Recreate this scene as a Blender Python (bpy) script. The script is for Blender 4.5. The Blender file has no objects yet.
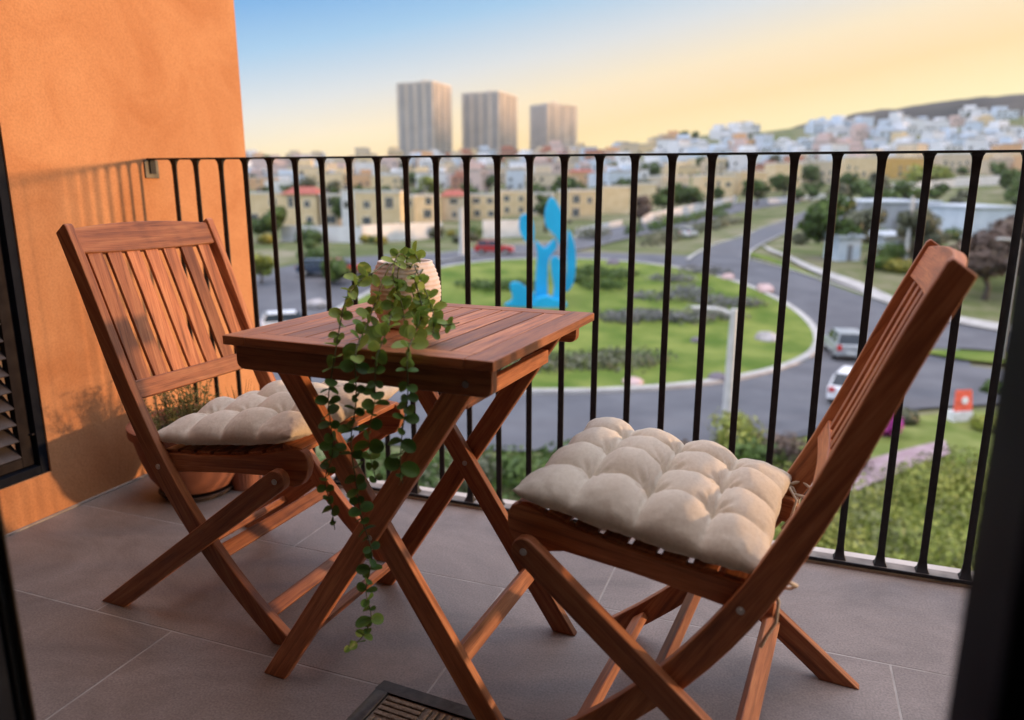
import bpy, bmesh, math, random
from mathutils import Vector, Matrix, noise
R = math.radians
random.seed(7)
scene = bpy.context.scene
col = scene.collection

# ------------------------------------------------------------------ camera
cam_d = bpy.data.cameras.new('camera'); cam = bpy.data.objects.new('camera', cam_d); col.objects.link(cam)
cam.location = (0, 0, 1.0)
cam.rotation_euler = (R(90 - 12.77), 0, R(20.55))
cam_d.sensor_width = 36; cam_d.lens = 36 * 731.4 / 1024
cam_d.clip_start = 0.02; cam_d.clip_end = 9000
cam_d.dof.use_dof = True; cam_d.dof.focus_distance = 1.62; cam_d.dof.aperture_fstop = 2.15
scene.camera = cam

# ------------------------------------------------------------------ sky, sun, exposure
SUN_AZ, SUN_EL = math.atan2(1, .45), R(3.0)
world = bpy.data.worlds.new('World'); scene.world = world; world.use_nodes = True
nt = world.node_tree; nt.nodes.clear()
wo = nt.nodes.new('ShaderNodeOutputWorld'); bg = nt.nodes.new('ShaderNodeBackground')
sky = nt.nodes.new('ShaderNodeTexSky'); sky.sky_type = 'NISHITA'; sky.sun_disc = False
sky.sun_elevation = SUN_EL; sky.sun_rotation = SUN_AZ; sky.altitude = 1800
sky.air_density = 1.0; sky.dust_density = 1.2; sky.ozone_density = 1.6
# evening glow: colour by height above the horizon and by nearness to the sun's side
def wn(t, **k):
    n = nt.nodes.new(t)
    for a_, b_ in k.items(): setattr(n, a_, b_)
    return n
wtc = wn('ShaderNodeTexCoord'); wsep = wn('ShaderNodeSeparateXYZ'); nt.links.new(wtc.outputs['Generated'], wsep.inputs[0])
wdot = wn('ShaderNodeVectorMath', operation='DOT_PRODUCT'); wdot.inputs[1].default_value = (math.sin(SUN_AZ), math.cos(SUN_AZ), 0)
nt.links.new(wtc.outputs['Generated'], wdot.inputs[0])
m1 = wn('ShaderNodeMath', operation='MULTIPLY'); m1.inputs[1].default_value = 1 / .23; nt.links.new(wsep.outputs['Z'], m1.inputs[0])
m2 = wn('ShaderNodeMath', operation='MULTIPLY_ADD'); m2.inputs[1].default_value = -.84; nt.links.new(wdot.outputs['Value'], m2.inputs[0]); nt.links.new(m1.outputs[0], m2.inputs[2])
m3 = wn('ShaderNodeMapRange'); m3.inputs['From Min'].default_value = -1.0; m3.inputs['From Max'].default_value = 5.0; nt.links.new(m2.outputs[0], m3.inputs[0])
wr = wn('ShaderNodeValToRGB'); nt.links.new(m3.outputs[0], wr.inputs[0])
def S3(r, g, b, k=1.0):
    f = lambda c: (c / 255 / 12.92) if c / 255 <= .04045 else ((c / 255 + .055) / 1.055) ** 2.4
    return (f(r) * k, f(g) * k, f(b) * k, 1)
stops = [(-1.0, S3(255, 238, 150, 1.25)), (-.45, S3(250, 240, 165, .95)), (-.12, S3(252, 238, 174, .96)), (.22, S3(255, 215, 148, .95)), (.44, S3(248, 224, 182, .96)), (.66, S3(218, 218, 216, .96)), (.94, S3(158, 197, 228, .95)), (1.20, S3(102, 166, 223, .95)), (1.9, S3(170, 195, 232, 2.0)), (5.0, S3(226, 218, 222, 4.4))]
els = wr.color_ramp.elements
els[0].position = 0; els[0].color = stops[0][1]; els[1].position = 1; els[1].color = stops[-1][1]
for p_, c_ in stops[1:-1]:
    q_ = els.new((p_ + 1) / 6); q_.color = c_
wm = wn('ShaderNodeMix', data_type='RGBA', blend_type='ADD'); wm.inputs['Factor'].default_value = .05
nt.links.new(wr.outputs[0], wm.inputs['A']); nt.links.new(sky.outputs[0], wm.inputs['B'])
SKY_STRENGTH = 0.53
bg.inputs['Strength'].default_value = SKY_STRENGTH
nt.links.new(wm.outputs['Result'], bg.inputs[0]); nt.links.new(bg.outputs[0], wo.inputs[0])
sd = bpy.data.lights.new('sun', 'SUN'); sun = bpy.data.objects.new('sun', sd); col.objects.link(sun)
sd.energy = 3.15; sd.angle = R(2.7); sd.color = (1.0, .58, .30)
sv = Vector((math.sin(SUN_AZ) * math.cos(SUN_EL), math.cos(SUN_AZ) * math.cos(SUN_EL), math.sin(SUN_EL)))
sun.rotation_euler = sv.to_track_quat('Z', 'Y').to_euler()
sun.location = (40, 20, 60)
vs = scene.view_settings
vs.view_transform = 'Standard'; vs.look = 'None'; vs.gamma = 1; vs.use_curve_mapping = False
vs.exposure = 0.95

# ------------------------------------------------------------------ materials
def srgb(r, g, b):
    f = lambda c: (c / 255 / 12.92) if c / 255 <= .04045 else ((c / 255 + .055) / 1.055) ** 2.4
    return (f(r), f(g), f(b), 1)
MATS = {}
def base_mat(name, rough=.7, spec=.4, metal=0):
    m = bpy.data.materials.new(name); m.use_nodes = True
    b = m.node_tree.nodes['Principled BSDF']
    b.inputs['Roughness'].default_value = rough; b.inputs['Metallic'].default_value = metal
    b.inputs['Specular IOR Level'].default_value = spec
    return m, m.node_tree, b
def noisy(name, c1, c2, scale=5, detail=4, rough=.7, bump=0, bscale=None, spec=.4, metal=0, coord='Object', stretch=None, pos=(.35, .65), bdist=.01):
    """two-tone noise material with optional bump"""
    if name in MATS: return MATS[name]
    m, t, b = base_mat(name, rough, spec, metal)
    tc = t.nodes.new('ShaderNodeTexCoord'); mp = t.nodes.new('ShaderNodeMapping')
    t.links.new(tc.outputs[coord], mp.inputs[0])
    if stretch: mp.inputs['Scale'].default_value = stretch
    n = t.nodes.new('ShaderNodeTexNoise'); n.inputs['Scale'].default_value = scale; n.inputs['Detail'].default_value = detail
    r = t.nodes.new('ShaderNodeValToRGB')
    r.color_ramp.elements[0].position = pos[0]; r.color_ramp.elements[1].position = pos[1]
    r.color_ramp.elements[0].color = (*c1[:3], 1); r.color_ramp.elements[1].color = (*c2[:3], 1)
    t.links.new(mp.outputs[0], n.inputs[0]); t.links.new(n.outputs[0], r.inputs[0]); t.links.new(r.outputs[0], b.inputs['Base Color'])
    if bump:
        n2 = t.nodes.new('ShaderNodeTexNoise'); n2.inputs['Scale'].default_value = bscale or scale * 6; n2.inputs['Detail'].default_value = 6
        bp = t.nodes.new('ShaderNodeBump'); bp.inputs['Strength'].default_value = bump; bp.inputs['Distance'].default_value = bdist
        t.links.new(mp.outputs[0], n2.inputs[0]); t.links.new(n2.outputs[0], bp.inputs['Height']); t.links.new(bp.outputs[0], b.inputs['Normal'])
    MATS[name] = m
    return m
def flat(name, c, rough=.7, spec=.4, metal=0):
    if name in MATS: return MATS[name]
    c2 = tuple(min(1, x * 1.15 + .004) for x in c[:3]); c1 = tuple(x * .85 for x in c[:3])
    return noisy(name, c1, c2, 3, 4, rough, 0, None, spec, metal)

def make_wood():
    m, t, b = base_mat('oiled_red_wood', .48, .35)
    N = t.nodes.new; L = t.links.new
    uv = N('ShaderNodeUVMap'); uv.uv_map = 'grain'
    at = N('ShaderNodeAttribute'); at.attribute_name = 'tone'
    mp = N('ShaderNodeMapping'); mp.inputs['Scale'].default_value = (5, 85, 1); L(uv.outputs[0], mp.inputs[0])
    n1 = N('ShaderNodeTexNoise'); n1.inputs['Scale'].default_value = 1; n1.inputs['Detail'].default_value = 5; n1.inputs['Distortion'].default_value = .6
    L(mp.outputs[0], n1.inputs[0])
    mp2 = N('ShaderNodeMapping'); mp2.inputs['Scale'].default_value = (22, 520, 1); L(uv.outputs[0], mp2.inputs[0])
    n2 = N('ShaderNodeTexNoise'); n2.inputs['Scale'].default_value = 1; n2.inputs['Detail'].default_value = 3; L(mp2.outputs[0], n2.inputs[0])
    r = N('ShaderNodeValToRGB'); e = r.color_ramp.elements
    e[0].position = .28; e[0].color = (.20, .068, .028, 1); e[1].position = .75; e[1].color = (.54, .235, .100, 1)
    e2 = e.new(.5); e2.color = (.39, .140, .056, 1)
    L(n1.outputs[0], r.inputs[0])
    mx = N('ShaderNodeMix'); mx.data_type = 'RGBA'; mx.blend_type = 'MULTIPLY'
    r2 = N('ShaderNodeValToRGB'); r2.color_ramp.elements[0].position = .33; r2.color_ramp.elements[0].color = (.55, .5, .48, 1); r2.color_ramp.elements[1].position = .5
    r2.color_ramp.elements[1].color = (1, 1, 1, 1)
    L(n2.outputs[0], r2.inputs[0]); mx.inputs['Factor'].default_value = .6
    L(r.outputs[0], mx.inputs['A']); L(r2.outputs[0], mx.inputs['B'])
    hs = N('ShaderNodeHueSaturation'); L(mx.outputs['Result'], hs.inputs['Color'])
    mr = N('ShaderNodeMapRange'); mr.inputs['To Min'].default_value = .68; mr.inputs['To Max'].default_value = 1.34
    L(at.outputs['Fac'], mr.inputs[0]); L(mr.outputs[0], hs.inputs['Value'])
    L(hs.outputs[0], b.inputs['Base Color'])
    bp = N('ShaderNodeBump'); bp.inputs['Strength'].default_value = .25; bp.inputs['Distance'].default_value = .002
    L(n2.outputs[0], bp.inputs['Height']); L(bp.outputs[0], b.inputs['Normal'])
    rr = N('ShaderNodeMapRange'); rr.inputs['To Min'].default_value = .38; rr.inputs['To Max'].default_value = .6; L(n1.outputs[0], rr.inputs[0]); L(rr.outputs[0], b.inputs['Roughness'])
    MATS['wood'] = m
make_wood()

def make_stucco(name='terracotta_stucco', c1=(.45, .200, .088), c2=(.56, .285, .138)):
    m, t, b = base_mat(name, .92, .15)
    N = t.nodes.new; L = t.links.new
    tc = N('ShaderNodeTexCoord')
    n1 = N('ShaderNodeTexNoise'); n1.inputs['Scale'].default_value = 3.2; n1.inputs['Detail'].default_value = 8; n1.inputs['Roughness'].default_value = .62; n1.inputs['Distortion'].default_value = .7
    L(tc.outputs['Object'], n1.inputs[0])
    r = N('ShaderNodeValToRGB'); r.color_ramp.elements[0].position = .33; r.color_ramp.elements[1].position = .68
    r.color_ramp.elements[0].color = (*c1, 1); r.color_ramp.elements[1].color = (*c2, 1); L(n1.outputs[0], r.inputs[0])
    n3 = N('ShaderNodeTexNoise'); n3.inputs['Scale'].default_value = 160; n3.inputs['Detail'].default_value = 3; L(tc.outputs['Object'], n3.inputs[0])
    mx = N('ShaderNodeMix'); mx.data_type = 'RGBA'; mx.blend_type = 'MULTIPLY'; mx.inputs['Factor'].default_value = .36
    r3 = N('ShaderNodeValToRGB'); r3.color_ramp.elements[0].position = .35; r3.color_ramp.elements[0].color = (.6, .6, .6, 1); r3.color_ramp.elements[1].position = .6; r3.color_ramp.elements[1].color = (1, 1, 1, 1)
    L(n3.outputs[0], r3.inputs[0]); L(r.outputs[0], mx.inputs['A']); L(r3.outputs[0], mx.inputs['B']); L(mx.outputs['Result'], b.inputs['Base Color'])
    n2 = N('ShaderNodeTexNoise'); n2.inputs['Scale'].default_value = 90; n2.inputs['Detail'].default_value = 6; L(tc.outputs['Object'], n2.inputs[0])
    n4 = N('ShaderNodeTexNoise'); n4.inputs['Scale'].default_value = 7; n4.inputs['Detail'].default_value = 3; L(tc.outputs['Object'], n4.inputs[0])
    ad = N('ShaderNodeMath'); ad.operation = 'MULTIPLY_ADD'; ad.inputs[1].default_value = 4.0; L(n4.outputs[0], ad.inputs[0]); L(n2.outputs[0], ad.inputs[2])
    bp = N('ShaderNodeBump'); bp.inputs['Strength'].default_value = .42; bp.inputs['Distance'].default_value = .0022
    L(ad.outputs[0], bp.inputs['Height']); L(bp.outputs[0], b.inputs['Normal'])
    MATS[name] = m; return m
stucco = make_stucco()

def make_tile():
    m, t, b = base_mat('stone_floor_tile', .55, .4)
    N = t.nodes.new; L = t.links.new
    tc = N('ShaderNodeTexCoord'); at = N('ShaderNodeAttribute'); at.attribute_name = 'tone'
    mp = N('ShaderNodeMapping'); L(tc.outputs['Object'], mp.inputs[0]); mp.inputs['Scale'].default_value = (1, 1.5, 1)
    n1 = N('ShaderNodeTexNoise'); n1.inputs['Scale'].default_value = 2.6; n1.inputs['Detail'].default_value = 9; n1.inputs['Roughness'].default_value = .68; n1.inputs['Distortion'].default_value = .8
    L(mp.outputs[0], n1.inputs[0])
    r = N('ShaderNodeValToRGB'); r.color_ramp.elements[0].position = .32; r.color_ramp.elements[1].position = .7
    r.color_ramp.elements[0].color = (.18, .146, .127, 1); r.color_ramp.elements[1].color = (.325, .270, .238, 1); L(n1.outputs[0], r.inputs[0])
    n2 = N('ShaderNodeTexNoise'); n2.inputs['Scale'].default_value = 220; n2.inputs['Detail'].default_value = 3; L(tc.outputs['Object'], n2.inputs[0])
    r2 = N('ShaderNodeValToRGB'); r2.color_ramp.elements[0].position = .3; r2.color_ramp.elements[0].color = (.7, .7, .7, 1); r2.color_ramp.elements[1].position = .65; r2.color_ramp.elements[1].color = (1.1, 1.1, 1.1, 1)
    L(n2.outputs[0], r2.inputs[0])
    mx = N('ShaderNodeMix'); mx.data_type = 'RGBA'; mx.blend_type = 'MULTIPLY'; mx.inputs['Factor'].default_value = .95
    L(r.outputs[0], mx.inputs['A']); L(r2.outputs[0], mx.inputs['B'])
    hs = N('ShaderNodeHueSaturation'); L(mx.outputs['Result'], hs.inputs['Color'])
    mr = N('ShaderNodeMapRange'); mr.inputs['To Min'].default_value = .9; mr.inputs['To Max'].default_value = 1.1; L(at.outputs['Fac'], mr.inputs[0]); L(mr.outputs[0], hs.inputs['Value'])
    L(hs.outputs[0], b.inputs['Base Color'])
    rr = N('ShaderNodeMapRange'); rr.inputs['To Min'].default_value = .42; rr.inputs['To Max'].default_value = .68; L(n1.outputs[0], rr.inputs[0]); L(rr.outputs[0], b.inputs['Roughness'])
    bp = N('ShaderNodeBump'); bp.inputs['Strength'].default_value = .12; bp.inputs['Distance'].default_value = .002; L(n2.outputs[0], bp.inputs['Height']); L(bp.outputs[0], b.inputs['Normal'])
    MATS['tile'] = m; return m
tile_m = make_tile()

def make_fabric():
    m, t, b = base_mat('linen_fabric', .95, .1)
    b.inputs['Sheen Weight'].default_value = .25; b.inputs['Sheen Roughness'].default_value = .5
    N = t.nodes.new; L = t.links.new
    uv = N('ShaderNodeUVMap'); uv.uv_map = 'grain'
    w1 = N('ShaderNodeTexWave'); w1.inputs['Scale'].default_value = 190; w1.inputs['Distortion'].default_value = 1.2; w1.inputs['Detail'].default_value = 2; w1.bands_direction = 'X'
    w2 = N('ShaderNodeTexWave'); w2.inputs['Scale'].default_value = 190; w2.inputs['Distortion'].default_value = 1.2; w2.inputs['Detail'].default_value = 2; w2.bands_direction = 'Y'
    L(uv.outputs[0], w1.inputs[0]); L(uv.outputs[0], w2.inputs[0])
    mu = N('ShaderNodeMath'); mu.operation = 'ADD'; L(w1.outputs['Fac'], mu.inputs[0]); L(w2.outputs['Fac'], mu.inputs[1])
    n = N('ShaderNodeTexNoise'); n.inputs['Scale'].default_value = 170; n.inputs['Detail'].default_value = 6; tco = N('ShaderNodeTexCoord'); L(tco.outputs['Object'], n.inputs[0])
    r = N('ShaderNodeValToRGB'); r.color_ramp.elements[0].position = .3; r.color_ramp.elements[1].position = .7
    r.color_ramp.elements[0].color = (.66, .575, .45, 1); r.color_ramp.elements[1].color = (.75, .67, .54, 1); L(n.outputs[0], r.inputs[0])
    mx = N('ShaderNodeMix'); mx.data_type = 'RGBA'; mx.blend_type = 'MULTIPLY'; mx.inputs['Factor'].default_value = .3
    r2 = N('ShaderNodeValToRGB'); r2.color_ramp.elements[0].color = (.62, .6, .57, 1); mr = N('ShaderNodeMath'); mr.operation = 'MULTIPLY'; mr.inputs[1].default_value = .5
    L(mu.outputs[0], mr.inputs[0]); L(mr.outputs[0], r2.inputs[0]); L(r.outputs[0], mx.inputs['A']); L(r2.outputs[0], mx.inputs['B']); L(mx.outputs['Result'], b.inputs['Base Color'])
    bp = N('ShaderNodeBump'); bp.inputs['Strength'].default_value = .35; bp.inputs['Distance'].default_value = .0008; L(mu.outputs[0], bp.inputs['Height'])
    bp2 = N('ShaderNodeBump'); bp2.inputs['Strength'].default_value = .25; bp2.inputs['Distance'].default_value = .0015; L(n.outputs[0], bp2.inputs['Height']); L(bp.outputs[0], bp2.inputs['Normal'])
    L(bp2.outputs[0], b.inputs['Normal'])
    MATS['fabric'] = m; return m
fabric = make_fabric()

def foliage(name, ca, cb, cc=None, rough=.5, trans=.25):
    """leaf material: colour by the tone stored on each leaf"""
    if name in MATS: return MATS[name]
    m, t, b = base_mat(name, rough, .35)
    N = t.nodes.new; L = t.links.new
    at = N('ShaderNodeAttribute'); at.attribute_name = 'tone'
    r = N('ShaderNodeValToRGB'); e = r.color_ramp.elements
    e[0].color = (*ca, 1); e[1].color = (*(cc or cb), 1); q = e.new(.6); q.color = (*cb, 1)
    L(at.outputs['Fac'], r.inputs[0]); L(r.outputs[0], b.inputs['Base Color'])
    tr = N('ShaderNodeBsdfTranslucent'); L(r.outputs[0], tr.inputs[0])
    mx = N('ShaderNodeMixShader'); mx.inputs[0].default_value = trans
    L(b.outputs[0], mx.inputs[1]); L(tr.outputs[0], mx.inputs[2])
    L(mx.outputs[0], t.nodes['Material Output'].inputs[0])
    MATS[name] = m; return m

# ------------------------------------------------------------------ mesh helpers
def link(name, bm, mat, parent=None, smooth=False, bevel=0):
    me = bpy.data.meshes.new(name)
    bmesh.ops.recalc_face_normals(bm, faces=bm.faces)
    bm.to_mesh(me); bm.free()
    if smooth:
        for p in me.polygons: p.use_smooth = True
    for mm in (mat if isinstance(mat, (list, tuple)) else [mat]): me.materials.append(mm)
    o = bpy.data.objects.new(name, me); col.objects.link(o); o.parent = parent
    if bevel:
        b = o.modifiers.new('edges', 'BEVEL'); b.width = bevel; b.segments = 2; b.limit_method = 'ANGLE'; b.angle_limit = R(40)
        for p in me.polygons: p.use_smooth = True
        ws = o.modifiers.new('normals', 'WEIGHTED_NORMAL'); ws.keep_sharp = True
    return o
def tag(o, label=None, cat=None, group=None, kind=None):
    if label: o['label'] = label
    if cat: o['category'] = cat
    if group: o['group'] = group
    if kind: o['kind'] = kind
    return o
def empty(name, loc=(0, 0, 0), rz=0, label=None, cat=None, group=None):
    o = bpy.data.objects.new(name, None); col.objects.link(o); o.location = loc; o.rotation_euler = (0, 0, rz); o.empty_display_size = .1
    return tag(o, label, cat, group)
def copy_tree(o, parent=None):
    c = o.copy(); col.objects.link(c); c.parent = parent
    for ch in list(o.children): copy_tree(ch, c)
    return c
def box(bm, x0, x1, y0, y1, z0, z1, M=None, mi=0):
    v = [bm.verts.new(p) for p in ((x0, y0, z0), (x1, y0, z0), (x1, y1, z0), (x0, y1, z0), (x0, y0, z1), (x1, y0, z1), (x1, y1, z1), (x0, y1, z1))]
    if M is not None:
        for q in v: q.co = M @ q.co
    for f in ((0, 3, 2, 1), (4, 5, 6, 7), (0, 1, 5, 4), (1, 2, 6, 5), (2, 3, 7, 6), (3, 0, 4, 7)):
        fc = bm.faces.new([v[i] for i in f]); fc.material_index = mi
    return v
def tube(bm, pts, rad, n=8, cap=True, mi=0):
    pts = [Vector(p) for p in pts]; rings = []
    ref = Vector((0, 0, 1))
    for i, p in enumerate(pts):
        a = pts[max(i - 1, 0)]; b = pts[min(i + 1, len(pts) - 1)]; d = (b - a).normalized()
        if abs(d.dot(ref)) > .95: ref = Vector((1, 0, 0)) if abs(d.x) < .9 else Vector((0, 1, 0))
        s = d.cross(ref).normalized(); u = s.cross(d); ref = u
        r = rad[i] if isinstance(rad, (list, tuple)) else rad
        rings.append([bm.verts.new(p + (s * math.cos(2 * math.pi * k / n) + u * math.sin(2 * math.pi * k / n)) * r) for k in range(n)])
    for a, b in zip(rings, rings[1:]):
        for k in range(n):
            f = bm.faces.new((a[k], a[(k + 1) % n], b[(k + 1) % n], b[k])); f.material_index = mi
    if cap:
        bm.faces.new(rings[0][::-1]).material_index = mi; bm.faces.new(rings[-1]).material_index = mi
def lathe(bm, prof, n=40, c=(0, 0, 0), mi=0, ex=1, ey=1):
    rings = []
    for r, z in prof: rings.append([bm.verts.new((c[0] + ex * r * math.cos(2 * math.pi * k / n), c[1] + ey * r * math.sin(2 * math.pi * k / n), c[2] + z)) for k in range(n)])
    for a, b in zip(rings, rings[1:]):
        for k in range(n): bm.faces.new((a[k], a[(k + 1) % n], b[(k + 1) % n], b[k])).material_index = mi
    return rings
def tone_layer(me, vals=None, const=None):
    a = me.attributes.new('tone', 'FLOAT', 'FACE')
    if const is not None: vals = [const] * len(me.polygons)
    a.data.foreach_set('value', vals)

def prism(name, outline, thick, parent, frame=None, grain=None, mat=None, bevel=.003, tone=None):
    """board cut from a plank: outline [(a,b)...] in the plane of ex,ey; extruded by thick along n; frame=(origin,ex,ey,n); grain dir in (a,b)"""
    o0, ex, ey, n = [Vector(q) for q in (frame or ((0, 0, 0), (1, 0, 0), (0, 0, 1), (0, 1, 0)))]
    bm = bmesh.new(); uvl = bm.loops.layers.uv.new('grain')
    if grain is None:
        xs = [p[0] for p in outline]; ys = [p[1] for p in outline]
        i = max(range(len(outline)), key=lambda k: (outline[k][0] - outline[0][0]) ** 2 + (outline[k][1] - outline[0][1]) ** 2)
        grain = (1, 0) if max(xs) - min(xs) > max(ys) - min(ys) else (0, 1)
    g = Vector(grain).normalized(); h = Vector((-g.y, g.x)); off = (random.uniform(0, 50), random.uniform(0, 50))
    A = [bm.verts.new(o0 + ex * a + ey * b) for a, b in outline]
    B = [bm.verts.new(o0 + ex * a + ey * b + n * thick) for a, b in outline]
    m = len(outline)
    fa = bm.faces.new(A); fb = bm.faces.new(B[::-1])
    for i in range(m): bm.faces.new((A[i], B[i], B[(i + 1) % m], A[(i + 1) % m]))
    loc = {}
    for i, p in enumerate(outline):
        q = Vector(p); loc[A[i]] = (q, 0.0); loc[B[i]] = (q, thick)
    for f in bm.faces:
        side = f not in (fa, fb)
        for l in f.loops:
            q, w = loc[l.vert]; uu = q.dot(g); vv = q.dot(h)
            l[uvl].uv = (uu + off[0], (w * 1.0 + vv * .35 if side else vv) + off[1] + (.31 if side else 0))
    o = link(name, bm, mat or MATS['wood'], parent, bevel=bevel)
    tone_layer(o.data, const=random.random() if tone is None else tone)
    return o
def rounded(x0, x1, y0, y1, r=(.01, .01, .01, .01), k=4):
    """rectangle outline, radius per corner (bl, br, tr, tl)"""
    out = []
    for (cx, cy, a0, rr) in ((x0, y0, 180, r[0]), (x1, y0, 270, r[1]), (x1, y1, 0, r[2]), (x0, y1, 90, r[3])):
        sx = 1 if cx == x0 else -1; sy = 1 if cy == y0 else -1
        if rr <= 0: out.append((cx, cy)); continue
        for i in range(k + 1):
            a = R(a0 + 90 * i / k); out.append((cx + sx * rr + rr * math.cos(a), cy + sy * rr + rr * math.sin(a)))
    return out
def stick(name, p0, p1, width, thick, parent, wdir=(0, 0, 1), bevel=.003, tone=None):
    """straight rectangular bar from p0 to p1; width measured along wdir"""
    p0 = Vector(p0); p1 = Vector(p1); d = (p1 - p0); L = d.length; d.normalize()
    n = d.cross(Vector(wdir)).normalized(); w = n.cross(d)
    return prism(name, [(0, -width / 2), (L, -width / 2), (L, width / 2), (0, width / 2)], thick, parent, (p0 - n * thick / 2, d, w, n), (1, 0), bevel=bevel, tone=tone)
def screw(parent, p, n, r=.0065):
    bm = bmesh.new(); n = Vector(n).normalized(); p = Vector(p)
    tube(bm, [p, p + n * .0025], r, 14); tube(bm, [p + n * .0012, p + n * .0032], r * .45, 6)
    return link('bolt', bm, MATS['steel'], parent, bevel=.0006)
noisy('steel', (.45, .42, .38), (.6, .57, .52), 40, 3, .35, metal=1); MATS['steel'] = MATS['steel']
black = noisy('black_painted_steel', (.012, .012, .014), (.020, .020, .023), 30, 4, .55, spec=.22, bump=.15, bscale=150, bdist=.001)

# ------------------------------------------------------------------ terrain
YAW=math.radians(20.55)
VD=(-math.sin(YAW),math.cos(YAW)); VR=(math.cos(YAW),math.sin(YAW))
SKYV=[(-600,157),(240,157),(400,155),(560,151),(622,141),(660,137),(690,132),(754,127),(790,123),(850,121),(900,119),(950,114),(1024,110),(1500,108)]
def lerp_tab(tab,u):
    if u<=tab[0][0]: return tab[0][1]
    for (a,b),(c,d) in zip(tab,tab[1:]):
        if u<=c: return b+(d-b)*(u-a)/(c-a)
    return tab[-1][1]
def tanel(v): return math.tan(math.atan((360-v)/731.4)-math.radians(12.77))
def sm(t): t=max(0.,min(1.,t)); return t*t*(3-2*t)
def T(x,y):
    d=x*VD[0]+y*VD[1]; l=x*VR[0]+y*VR[1]
    if d<45: return -9.0
    if d<80: return -9.0+3.4*sm((d-45)/35)
    if d<170: return -5.6+.4*sm((d-80)/90)
    dd=min(d,650); u=512+750*l/d
    ms=tanel(lerp_tab(SKYV,u)+4); m0=-6.2/170
    k=((dd-170)/480)
    k=k**.85
    return 1+dd*(m0+(ms-m0)*k)

RIB={'back_road': ([(-9.4, 76.9), (-9.0, 99.2), (-6.6, 122.8), (-3.1, 168.8), (3.4, 220.1), (14.5, 264.8)], [(-4.1, 75.3), (-4.1, 92.2), (-2.4, 114.3), (1.8, 156.3), (9.2, 205.3), (20.0, 252.1)]), 'right_road': ([(-5.0, 81.8), (0.3, 75.0), (5.3, 69.2), (8.7, 64.8), (12.3, 61.6), (16.8, 59.3), (20.9, 58.0)], [(0.6, 56.1), (2.2, 52.4), (4.3, 51.8), (7.4, 52.9), (11.0, 54.3), (15.4, 54.1), (19.3, 53.2)]), 'lower_road': ([(0.6, 53.2), (4.2, 51.1), (7.1, 50.4), (9.8, 49.1), (13.8, 47.9), (17.3, 47.4)], [(-2.7, 28.4), (1.1, 32.1), (4.1, 36.0), (7.3, 38.4), (12.0, 41.1), (15.8, 42.9)]), 'left_road': ([(-34.3, 67.5), (-39.2, 62.1), (-41.7, 55.9), (-45.3, 50.9), (-49.5, 46.1)], [(-25.3, 43.5), (-27.7, 39.8), (-31.6, 37.7), (-35.2, 36.3), (-40.1, 34.5)]), 'upper_road': ([(-37.2, 70.9), (-34.5, 87.8), (-30.1, 99.4), (-30.2, 158.7), (-16.3, 259.9), (2.4, 301.6)], [(-33.7, 66.4), (-29.5, 75.1), (-23.9, 83.2), (-21.7, 122.8), (-13.4, 216.4), (2.3, 261.5)])}
WALKS={'sidewalk': ([(-3.3, 101.4), (1.2, 80.8), (6.2, 72.3), (10.8, 65.1), (17.4, 61.8)], [(-2.2, 91.3), (1.2, 77.8), (5.7, 70.0), (10.2, 63.1), (16.9, 59.9)]), 'path': ([(1.0, 25.7), (2.8, 28.4), (4.7, 30.8), (6.6, 32.9)], [(1.0, 23.2), (2.6, 25.6), (4.6, 28.5), (6.5, 31.2)])}
HOUSES=[(-105.4, 130.5, 8.3, 6.3, 'yellow', 'flat', 'left'), (-87.6, 118.7, 6.6, 6.3, 'yellow', 'red', 'left'), (-82.2, 120.7, 3.5, 6.0, 'cream', 'flat', 'left'), (-74.9, 115.8, 2.4, 6.7, 'white', 'flat', 'left'), (-70.0, 117.7, 8.0, 6.6, 'yellow', 'flat', 'left'), (-72.0, 133.1, 2.3, 5.7, 'tan', 'flat', 'left'), (-77.6, 152.6, 5.4, 5.8, 'yellow', 'flat', 'left'), (-73.7, 158.0, 5.7, 5.7, 'cream', 'red', 'left'), (-69.0, 164.6, 6.6, 5.8, 'yellow', 'flat', 'mid'), (-69.5, 187.0, 7.6, 6.3, 'yellow', 'flat', 'mid'), (-62.5, 189.2, 6.3, 5.7, 'cream', 'flat', 'mid'), (-46.6, 172.2, 7.1, 6.7, 'tan', 'flat', 'mid'), (-45.2, 201.9, 7.8, 7.2, 'yellow', 'flat', 'mid'), (-44.3, 239.0, 6.9, 7.2, 'yellow', 'flat', 'mid'), (-40.1, 275.7, 11.1, 8.2, 'cream', 'flat', 'mid'), (-26.5, 290.7, 11.9, 7.7, 'yellow', 'flat', 'right'), (-14.7, 307.3, 11.9, 8.4, 'tan', 'flat', 'right'), (-2.5, 327.1, 10.8, 10.4, 'yellow', 'flat', 'right'), (9.8, 361.4, 13.2, 9.6, 'cream', 'flat', 'right'), (31.0, 398.1, 18.1, 9.4, 'yellow', 'flat', 'right'), (49.8, 400.5, 17.9, 9.3, 'ochre', 'flat', 'right'), (75.4, 424.7, 16.6, 9.1, 'cream', 'flat', 'right'), (95.9, 431.8, 18.5, 9.1, 'yellow', 'flat', 'right'), (-102.4, 377.9, 13.8, 7.1, 'orange', 'red', 'mid'), (-147.2, 397.5, 17.2, 8.8, 'cream', 'flat', 'mid'), (-135.0, 407.2, 12.8, 9.4, 'white', 'flat', 'mid'), (-198.5, 341.7, 13.8, 7.1, 'yellow', 'flat', 'left'), (-251.3, 410.4, 14.7, 10.4, 'white', 'flat', 'left'), (-262.2, 324.6, 13.4, 6.2, 'orange', 'flat', 'left'), (-41.0, 439.4, 20.1, 7.1, 'yellow', 'flat', 'right')]
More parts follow.
